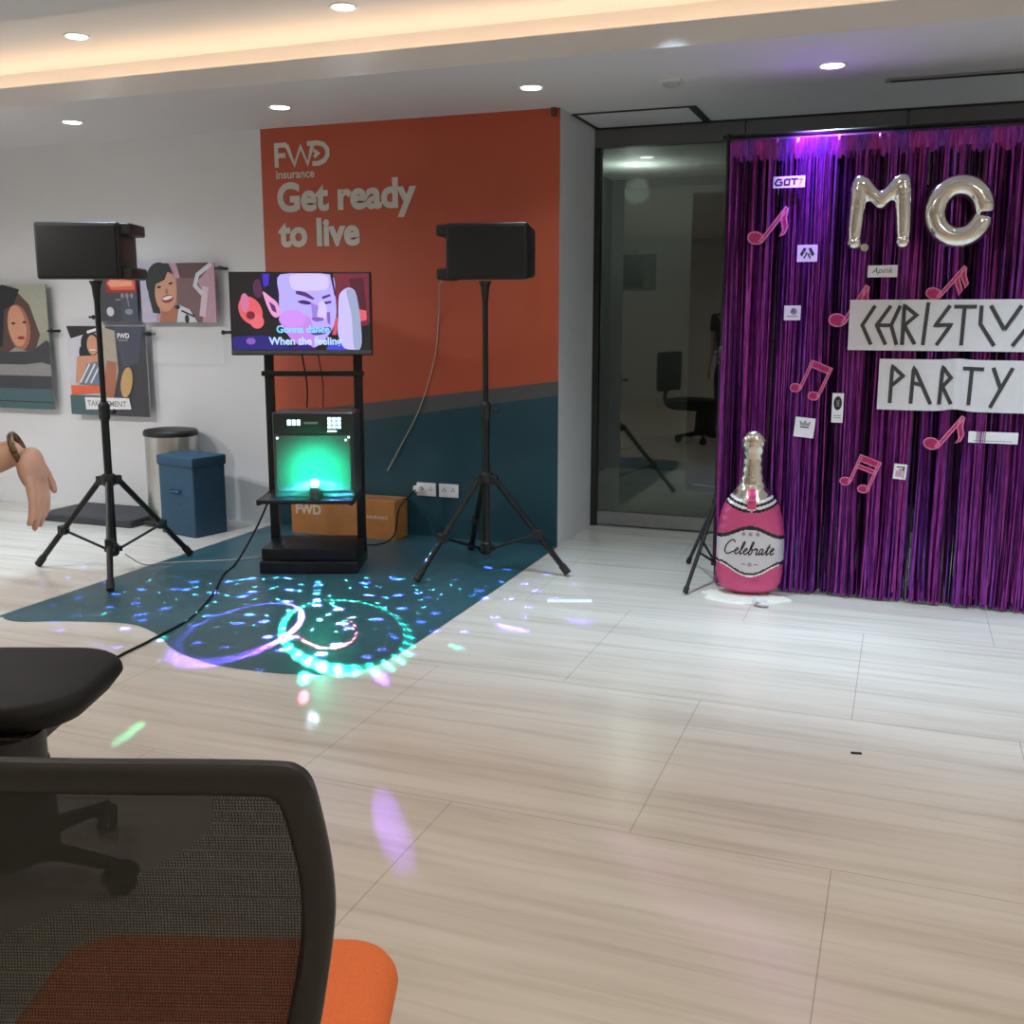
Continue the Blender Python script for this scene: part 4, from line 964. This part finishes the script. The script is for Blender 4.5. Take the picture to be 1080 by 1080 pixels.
def loopmirror(l): return l + [(-a, b) for a, b in l[-2:0:-1]]
def dense(l):
    P = [(-l[1][0], l[1][1])] + l + [(-l[-2][0], l[-2][1])]; o_ = []
    for i in range(1, len(P) - 2):
        a, b, c, d = P[i - 1:i + 3]
        for t in (0, .25, .5, .75): o_.append(tuple(.5 * (2 * b[j] + (c[j] - a[j]) * t + (2 * a[j] - 5 * b[j] + 4 * c[j] - d[j]) * t * t + (3 * b[j] - a[j] - 3 * c[j] + d[j]) * t ** 3) for j in (0, 1)))
    return o_ + [l[-1]]
O, I = loopmirror(dense(outer)), loopmirror(dense(inner))
mb = MB(); n = len(O); vs = []
for k in range(n):
    a, b = O[k]; c, d = I[k]
    m0, m1 = (a + (c - a) * .2, b + (d - b) * .2), (a + (c - a) * .8, b + (d - b) * .8)
    for (x, z, dy) in ((a, b, .006), (m0[0], m0[1], .016), (m1[0], m1[1], .016), (c, d, .005), (c, d, -.006), (m1[0], m1[1], -.014), (m0[0], m0[1], -.014), (a, b, -.007)): vs.append((x, bd(z) + dy, z))
fs = []
for k in range(n):
    k2 = (k + 1) % n
    for q in range(8): q2 = (q + 1) % 8; fs.append((k * 8 + q, k * 8 + q2, k2 * 8 + q2, k2 * 8 + q))
mb.add(vs, fs); bk = mb.build('backrest_frame', mat('charcoal chair plastic', (.010, .010, .0095), .5, var=.1, scale=60, bump=.06), ch, smooth=50)
mb = MB(); rows = 30; half = sorted(inner, key=lambda q: q[1])
def hw(z):
    l = [q for q in inner if True]
    for (a, b), (c, d) in zip(inner[1:-2], inner[2:-1]):
        if d <= z <= b: return a + (c - a) * ((b - z) / ((b - d) or 1))
    return .13
vs = []; fs = []
for j in range(rows + 1):
    z = .588 + (.946 - .588) * j / rows; w_ = hw(min(max(z, .5985), .9315)) + .006
    for i in range(17): u_ = -1 + i / 8; vs.append((w_ * u_, bd(z) - .002, z))
for j in range(rows):
    for i in range(16): a = j * 17 + i; fs.append((a, a + 1, a + 18, a + 17))
mb.add(vs, fs); mb.build('mesh_panel', mesh_fabric(), ch, smooth=60)
mb = MB(); mb.tube(curve_pts([(0, bd(.57) - .004, .575), (0, -.275, .49), (0, -.20, .385), (0, -.05, .360)]), .022, n=12); mb.build('back_support', black_plastic, ch)
def star_base(t, r, hz, a0, col_r=.028, cover=False, cast=.03):
    if cover: mb = MB(); mb.lathe([(.118, .085), (.116, .20), (.110, .205), (.108, .32), (.104, .325), (.104, hz + .045)], n=28)
    else: mb = MB(); mb.lathe([(.034, .085), (.034, .22), (.022, .225), (.022, hz)], n=20)
    mb.build('gas_lift', black_plastic, t)
    mb = MB(); mb.lathe([(.05, .065), (.056, .075), (.05, .115), (.036, .125)], n=24); mb.build('base_hub', black_plastic, t)
    for k in range(5):
        a = a0 + 2 * pi * k / 5; c_, s_ = cos(a), sin(a)
        mb = MB(); mb.tube([(.03 * c_, .03 * s_, .098), (r * .6 * c_, r * .6 * s_, .088), (r * c_, r * s_, .070)], [.026, .021, .016], n=10); lg = mb.build('base_leg', black_plastic, t)
        px, py = r * c_, r * s_; b_ = a + .7
        mb = MB()
        for s2 in (-1, 1):
            ox, oy = -sin(b_) * .014 * s2, cos(b_) * .014 * s2
            mb.tube([(px + ox - sin(b_) * .009 * s2, py + oy + cos(b_) * .009 * s2, cast), (px + ox + sin(b_) * .004 * s2, py + oy - cos(b_) * .004 * s2, cast)], cast - .001, n=18)
        mb.build('caster', dark_rubber, lg)
        mb = MB(); hood = []
        for q in range(9): aa = radians(10 + 170 * q / 8); hood.append((px + cos(b_) * cos(aa) * (cast + .005), py + sin(b_) * cos(aa) * (cast + .005), cast + sin(aa) * (cast + .005)))
        mb.tube(hood, .009, n=8); mb.build('caster_hood', black_plastic, lg)
star_base(ch, .29, .365, .3)

# ------------------------------------------------------------------ black swivel chair further off
c2 = thing('swivel_chair', 'black swivel chair on castors with rounded seat, partly seen through the mesh back', 'chair', (-2.05, 1.83, 0), radians(20))
mb = MB(); mb.slab(.54, .50, .405, .492, .17, edge=.03, bot=.06, dome=.006, n=14, c=(-.065, .165)); mb.build('seat', black_matte, c2, smooth=60)
mb = MB(); mb.box((-.04, .08, .385), (.26, .28, .05), bev=.012); mb.build('tilt_mechanism', black_plastic, c2)
mb = MB(); mb.slab(.46, .07, .56, 1.0, .03, edge=.03, c=(0, 0)); o = mb.build('backrest', black_matte, c2, smooth=60); o.location = (-.42, .10, 0); o.rotation_euler = (0, 0, radians(90))
mb = MB(); mb.tube(curve_pts([(-.08, .06, .372), (-.36, .10, .372), (-.465, .10, .45), (-.445, .10, .62)]), .024, n=12); mb.build('back_support', black_plastic, c2)
star_base(c2, .30, .36, radians(-9), cover=True, cast=.036)

# ------------------------------------------------------------------ person at the picture's edge
def skin_chain(verts, edges, sub=2):
    me = bpy.data.meshes.new('k'); me.from_pydata([v[:3] for v in verts], edges, [])
    o = bpy.data.objects.new('k', me); COL.objects.link(o)
    o.modifiers.new('S', 'SKIN'); sd = me.skin_vertices[0].data
    for i, v in enumerate(verts):
        r_ = v[3] if isinstance(v[3], tuple) else (v[3], v[3]); sd[i].radius = r_; sd[i].use_root = (i == 0)
    s_ = o.modifiers.new('U', 'SUBSURF'); s_.levels = sub; s_.render_levels = sub
    dg = bpy.context.evaluated_depsgraph_get(); dg.update()
    m2 = bpy.data.meshes.new_from_object(o.evaluated_get(dg)); bpy.data.objects.remove(o)
    out = ([tuple(v.co) for v in m2.vertices], [tuple(p.vertices) for p in m2.polygons]); bpy.data.meshes.remove(m2)
    return out
PB = Vector((-1.90, 1.28, 0)); PA = YAW
def W2L(p): q = Vector(p) - PB; return (q.x * cos(PA) + q.y * sin(PA), -q.x * sin(PA) + q.y * cos(PA), q.z)
per = thing('person', 'person in dark clothes at the edge, bent forearm with a bracelet in view', 'person', PB, PA)
sh_r, el_r, wr_r = (.175, .0, 1.375), (.20, -.03, 1.10), W2L((-1.505, 1.452, 1.185))
mb = MB()
body = [(0, 0, .93, (.15, .10)), (0, .005, 1.08, (.125, .09)), (0, .01, 1.24, (.145, .10)), (0, 0, 1.37, (.13, .085)), (0, -.005, 1.44, .055), (0, .008, 1.50, .052),
        (.175, 0, 1.375, .055), (*el_r, .040), (*wr_r, .027),
        (-.175, 0, 1.375, .055), (-.215, -.02, 1.10, .040), (-.215, .05, .87, .027), (-.21, .07, .80, .026),
        (.085, 0, .86, .085), (.09, .01, .48, .055), (.09, -.02, .10, .038), (.092, .10, .04, .034),
        (-.085, 0, .86, .085), (-.09, .01, .48, .055), (-.09, -.02, .10, .038), (-.092, .10, .04, .034)]
ed = [(0, 1), (1, 2), (2, 3), (3, 4), (4, 5), (3, 6), (6, 7), (7, 8), (3, 9), (9, 10), (10, 11), (11, 12), (0, 13), (13, 14), (14, 15), (15, 16), (0, 17), (17, 18), (18, 19), (19, 20)]
mb.add(*skin_chain(body, ed))
# head
mb.ball((0, .012, 1.585), (.074, .092, .108), n=32); mb.ball((0, .045, 1.535), (.055, .055, .055), n=24); mb.ball((0, .098, 1.577), (.013, .020, .022), n=14); mb.ball((0, .095, 1.538), (.026, .014, .010), n=14); mb.ball((0, .085, 1.50), (.026, .02, .02), n=14)
for s_ in (-1, 1): mb.ball((s_ * .074, .0, 1.575), (.010, .020, .030), n=14)
# drooping hand: palm then fingers
wr = Vector(wr_r); kn = Vector(W2L((-1.483, 1.452, 1.118))); ax = (kn - wr).normalized(); side = Vector((0, 1, 0)); side = (side - ax * side.dot(ax)).normalized(); nor = ax.cross(side)
pal = [(*(wr), (.027, .020)), (*(wr + ax * .04), (.036, .017)), (*(kn), (.038, .016))]
mb.add(*skin_chain(pal, [(0, 1), (1, 2)]))
mb.ball(wr.lerp(kn, .55), (.020, .038, .040), n=18)
for q, ln in ((-.027, .072), (-.009, .082), (.009, .078), (.027, .062)):
    r0 = kn - ax * .02 + side * q
    cur_ = Vector(W2L((-1.50, 1.43, 1.03))) - kn; d1 = (ax + cur_.normalized() * .3).normalized(); d2 = (ax * .55 + cur_.normalized()).normalized(); d3 = (cur_.normalized() - nor * .0).normalized()
    a = r0; b_ = kn + side * q * 1.05 + d1 * ln * .42; c_ = b_ + d2 * ln * .36; e_ = c_ + d3 * ln * .30
    mb.add(*skin_chain([(*a, .0095), (*(kn + side * q), .0095), (*b_, .0085), (*c_, .0078), (*e_, .0065)], [(0, 1), (1, 2), (2, 3), (3, 4)], 1))
th0 = wr + ax * .02 + side * .022
mb.add(*skin_chain([(*th0, .012), (*(th0 + side * .022 + ax * .022), .0105), (*(th0 + side * .034 + ax * .05), .009), (*(th0 + side * .036 + ax * .074), .007)], [(0, 1), (1, 2), (2, 3)], 1))
# other hand
w2 = Vector((-.21, .07, .80))
mb.ball(w2 + Vector((0, .01, -.03)), (.018, .036, .045), n=16)
for q in (-.024, -.008, .008, .024): mb.add(*skin_chain([(w2.x, w2.y + .012 + q, w2.z - .055, .009), (w2.x + .004, w2.y + .016 + q, w2.z - .10, .008), (w2.x + .016, w2.y + .016 + q, w2.z - .135, .0065)], [(0, 1), (1, 2)], 1))
mb.add(*skin_chain([(w2.x + .005, w2.y + .03, w2.z - .015, .011), (w2.x + .012, w2.y + .055, w2.z - .05, .0095), (w2.x + .014, w2.y + .06, w2.z - .08, .007)], [(0, 1), (1, 2)], 1))
o = mb.build('body', skin_mat, per); remesh(o, .0045, 3)
mb = MB(); sv = skin_chain([(0, 0, .90, (.175, .125)), (0, .005, 1.08, (.15, .115)), (0, .01, 1.24, (.168, .122)), (0, 0, 1.36, (.15, .105)), (0, 0, 1.425, (.07, .065)), (.18, 0, 1.37, .070), (.20, -.02, 1.20, .062), (-.18, 0, 1.37, .070), (-.205, -.015, 1.20, .062)], [(0, 1), (1, 2), (2, 3), (3, 4), (3, 5), (5, 6), (3, 7), (7, 8)]); mb.add(*sv); mb.build('shirt', shirt_mat, per, smooth=80)
mb = MB(); mb.add(*skin_chain([(0, 0, .95, (.172, .122)), (0, 0, .88, (.168, .120)), (.09, 0, .82, .10), (.092, .01, .48, .072), (.092, -.015, .10, .06), (-.09, 0, .82, .10), (-.092, .01, .48, .072), (-.092, -.015, .10, .06)], [(0, 1), (1, 2), (2, 3), (3, 4), (1, 5), (5, 6), (6, 7)])); mb.build('trousers', denim, per, smooth=80)
for s_ in (-1, 1):
    mb = MB(); mb.ball((s_ * .092, .06, .04), (.048, .13, .045), n=20); mb.box((s_ * .092, .055, .010), (.09, .26, .019), bev=.008); mb.build('shoe', black_plastic, per)
mb = MB(); mb.ball((0, -.006, 1.605), (.085, .098, .103), n=28); mb.ball((0, -.05, 1.53), (.07, .06, .10), n=24)
hv = [v for v in mb.v]; mb.build('hair', hair_mat, per)
eye_w, eye_d = mat('eye white', (.8, .78, .75), .3), mat('eye dark', (.02, .012, .008), .2)
for s_ in (-1, 1):
    mb = MB(); mb.ball((s_ * .030, .093, 1.592), (.013, .010, .007), n=14); e_ = mb.build('eye', eye_w, per)
    mb = MB(); mb.ball((s_ * .030, .102, 1.592), (.0055, .003, .0055), n=12); mb.build('iris', eye_d, e_)
fa = (wr - Vector(el_r)).normalized()
mb = MB(); bc = wr - fa * .012; u1 = fa.cross(Vector((0, 0, 1))).normalized(); u2 = u1.cross(fa)
ring = [bc + (u1 * cos(2 * pi * k / 24) + u2 * sin(2 * pi * k / 24)) * .031 for k in range(25)]
mb.tube(ring, .006, n=8); mb.build('bracelet', mat('brown bead bracelet', (.12, .07, .035), .4, var=.4, scale=160), per)

# ------------------------------------------------------------------ disco light: green flood and thrown pattern
LP = Vector((LIGHT.x + sin(YAW) * .022, LIGHT.y - cos(YAW) * .022, .556))
lamp('POINT', LP, 1.4, (.01, 1.0, .60), size=.03, name='disco_green')
lamp('SPOT', LP, 34, (.0, 1.0, .50), rot=(radians(88), 0, YAW), size=.03, spot=165, blend=.5, name='disco_green_rear')
class Pattern:
    """one emitter of the disco light: a point lamp whose brightness varies with direction, like a lamp behind a cut pattern wheel"""
    def __init__(s, k=1.6):
        l = bpy.data.lights.new('disco_pattern', 'POINT'); l.energy = 300.0; l.shadow_soft_size = 0.0
        l.use_nodes = True; s.N = l.node_tree.nodes; s.L = l.node_tree.links
        s.em = [n_ for n_ in s.N if n_.type == 'EMISSION'][0]; s.em.inputs['Strength'].default_value = k / 300 * 3
        s.D = s.N.new('ShaderNodeTexCoord').outputs['Normal']; s.acc = None
        o = bpy.data.objects.new('disco_pattern', l); COL.objects.link(o); o.location = LP
    def m(s, op, a, b=None, c=None):
        n_ = s.N.new('ShaderNodeMath'); n_.operation = op
        for i, q in enumerate((a, b, c)):
            if q is None: continue
            if isinstance(q, (int, float)): n_.inputs[i].default_value = q
            else: s.L.new(q, n_.inputs[i])
        return n_.outputs[0]
    def dot(s, v):
        n_ = s.N.new('ShaderNodeVectorMath'); n_.operation = 'DOT_PRODUCT'; s.L.new(s.D, n_.inputs[0]); n_.inputs[1].default_value = tuple(v); return n_.outputs['Value']
    def up(s, v, a, b):
        n_ = s.N.new('ShaderNodeMapRange'); n_.interpolation_type = 'SMOOTHSTEP'; n_.clamp = True
        s.L.new(v, n_.inputs['Value']); n_.inputs['From Min'].default_value = a; n_.inputs['From Max'].default_value = b; return n_.outputs['Result']
    def down(s, v, a, b): return s.m('SUBTRACT', 1.0, s.up(v, a, b))
    def emit(s, mask, col, k):
        n_ = s.N.new('ShaderNodeVectorMath'); n_.operation = 'SCALE'; n_.inputs[0].default_value = [q * k for q in col]; s.L.new(mask, n_.inputs['Scale']); o = n_.outputs[0]
        if s.acc is not None:
            n2 = s.N.new('ShaderNodeVectorMath'); n2.operation = 'ADD'; s.L.new(s.acc, n2.inputs[0]); s.L.new(o, n2.inputs[1]); o = n2.outputs[0]
        s.acc = o; return s
    def done(s): s.L.new(s.acc, s.em.inputs['Color'])
def toward(x, y): return (Vector((x, y, 0)) - LP).normalized()
def ring(A, half, width, ndots, col, k, arc=None, fill=.35, far=0.0):
    """thrown circle of dots; arc = (towards x, towards y, half angle, floor level) brightens one side"""
    P_ = Pattern(); e1 = A.cross(Vector((0, 0, 1))).normalized(); e2 = e1.cross(A).normalized()
    ang = P_.m('ARCCOSINE', P_.dot(A)); band = P_.down(P_.m('ABSOLUTE', P_.m('SUBTRACT', ang, radians(half))), radians(width * .25), radians(width))
    phi = P_.m('ARCTAN2', P_.dot(e2), P_.dot(e1))
    if ndots:
        dm = P_.up(P_.m('COSINE', P_.m('MULTIPLY', phi, float(ndots))), .0, .95)
        band = P_.m('MULTIPLY', band, P_.m('MULTIPLY_ADD', dm, 1 - fill, fill))
    if arc:
        q = toward(arc[0], arc[1]); p0 = atan2(q.dot(e2), q.dot(e1))
        w_ = P_.up(P_.m('COSINE', P_.m('SUBTRACT', phi, p0)), cos(radians(arc[2])), cos(radians(arc[2] * .35)))
        band = P_.m('MULTIPLY', band, P_.m('MULTIPLY_ADD', w_, 1 - arc[3], arc[3]))
    P_.emit(band, col, k).done()
CY, VI, MG, BL, RD, GN = (.02, 1.0, .72), (.22, .10, 1.0), (.75, .05, .95), (.10, .22, 1.0), (.9, .15, .25), (.1, 1.0, .45)
def circ(p, q):
    a, b = toward(*p), toward(*q); return (a + b).normalized(), math.degrees(a.angle(b)) / 2
A1, h1 = circ((-2.602, 4.42), (-2.075, 3.508))
ring(A1, h1, .95, 38, CY, 1300, arc=(-2.30, 3.45, 130, .14), fill=.03)
A2, h2 = circ((-2.92, 4.22), (-2.55, 3.50))
ring(A2, h2, 1.1, 0, VI, 230, arc=(-2.42, 3.75, 120, .30))
ring(A2, h2, .65, 46, MG, 1000, arc=(-2.40, 3.90, 45, .0), fill=.1)
ring(toward(-2.42, 4.0), 6.5, .35, 26, RD, 240, arc=(-2.2, 3.8, 110, .0), fill=.1)
P_ = Pattern()
sx = P_.N.new('ShaderNodeSeparateXYZ'); P_.L.new(P_.D, sx.inputs[0]); dn = P_.m('MAXIMUM', P_.m('MULTIPLY', sx.outputs['Z'], -1.0), .02)
fl = P_.N.new('ShaderNodeCombineXYZ'); P_.L.new(P_.m('DIVIDE', sx.outputs['X'], dn), fl.inputs['X']); P_.L.new(P_.m('DIVIDE', sx.outputs['Y'], dn), fl.inputs['Y'])
for sc_, a_, lo_, hi_, col, k in ((4.2, .13, .44, .60, (.15, .80, .95), 300), (2.6, .16, .30, .52, (.14, .16, 1.0), 420)):
    vo = P_.N.new('ShaderNodeTexVoronoi'); vo.voronoi_dimensions = '2D'; vo.feature = 'F1'; vo.inputs['Scale'].default_value = sc_; vo.inputs['Randomness'].default_value = .85
    P_.L.new(fl.outputs[0], vo.inputs['Vector'])
    P_.emit(P_.m('MULTIPLY', P_.down(vo.outputs['Distance'], .03, a_), P_.up(dn, lo_, hi_)), col, k)
P_.done()
# single patches thrown over the floor
SPOTS = [(-1.62, 4.29, 1.6, VI, 300), (-1.36, 4.50, 1.2, VI, 200), (-1.88, 3.50, 1.2, VI, 300), (-1.28, 2.43, 1.15, (.36, .16, 1), 170), (-2.43, 2.70, .9, GN, 150), (-2.16, 3.38, 1.0, CY, 60), (-2.05, 3.20, .8, RD, 16), (-1.9, 3.02, .8, (.6, .75, 1), 5),
         (-.35, 2.3, 2.0, (.8, .25, .9), 50), (-3.55, 3.80, 1.1, GN, 260), (-3.36, 3.86, 1.2, BL, 220), (-3.70, 4.25, 1.0, CY, 160), (-3.52, 4.3, 1.6, VI, 160), (-3.02, 3.60, .9, CY, 260), (-2.2, 4.62, 1.3, VI, 130), (-2.0, 4.75, 1.0, BL, 160), (-2.42, 4.55, 1.2, VI, 130), (-1.75, 3.95, 1.0, CY, 60), (-3.15, 3.3, 1.5, VI, 120), (-3.3, 4.75, 1.0, BL, 90), (-2.07, 3.98, 1.0, BL, 130)]
for i in range(0, len(SPOTS), 7):
    P_ = Pattern()
    for x, y, hw_, col, k in SPOTS[i:i + 7]: P_.emit(P_.up(P_.dot(toward(x, y)), cos(radians(hw_)), cos(radians(hw_ * .3))), col, k)
    P_.done()

# ------------------------------------------------------------------ world, camera, view
w = bpy.data.worlds.new('world'); SC.world = w; w.use_nodes = True
bg = w.node_tree.nodes['Background']; bg.inputs['Color'].default_value = (.03, .03, .035, 1); bg.inputs['Strength'].default_value = .3
cam = bpy.data.cameras.new('camera'); co = bpy.data.objects.new('camera', cam); COL.objects.link(co)
co.location = (0, 0, 1.43); co.rotation_euler = (radians(90 - 9.6248), 0, YAW)
cam.sensor_width = 36; cam.sensor_fit = 'HORIZONTAL'; cam.lens = 36.364; cam.shift_y = -25 / 1080; cam.clip_start = .02
SC.camera = co
vs_ = SC.view_settings; vs_.view_transform = 'Standard'; vs_.look = 'None'; vs_.exposure = 0.28; vs_.gamma = 1.0; vs_.use_curve_mapping = False
SC.cycles.use_denoising = True; SC.cycles.max_bounces = 8; SC.cycles.transparent_max_bounces = 24; SC.cycles.sample_clamp_indirect = 6
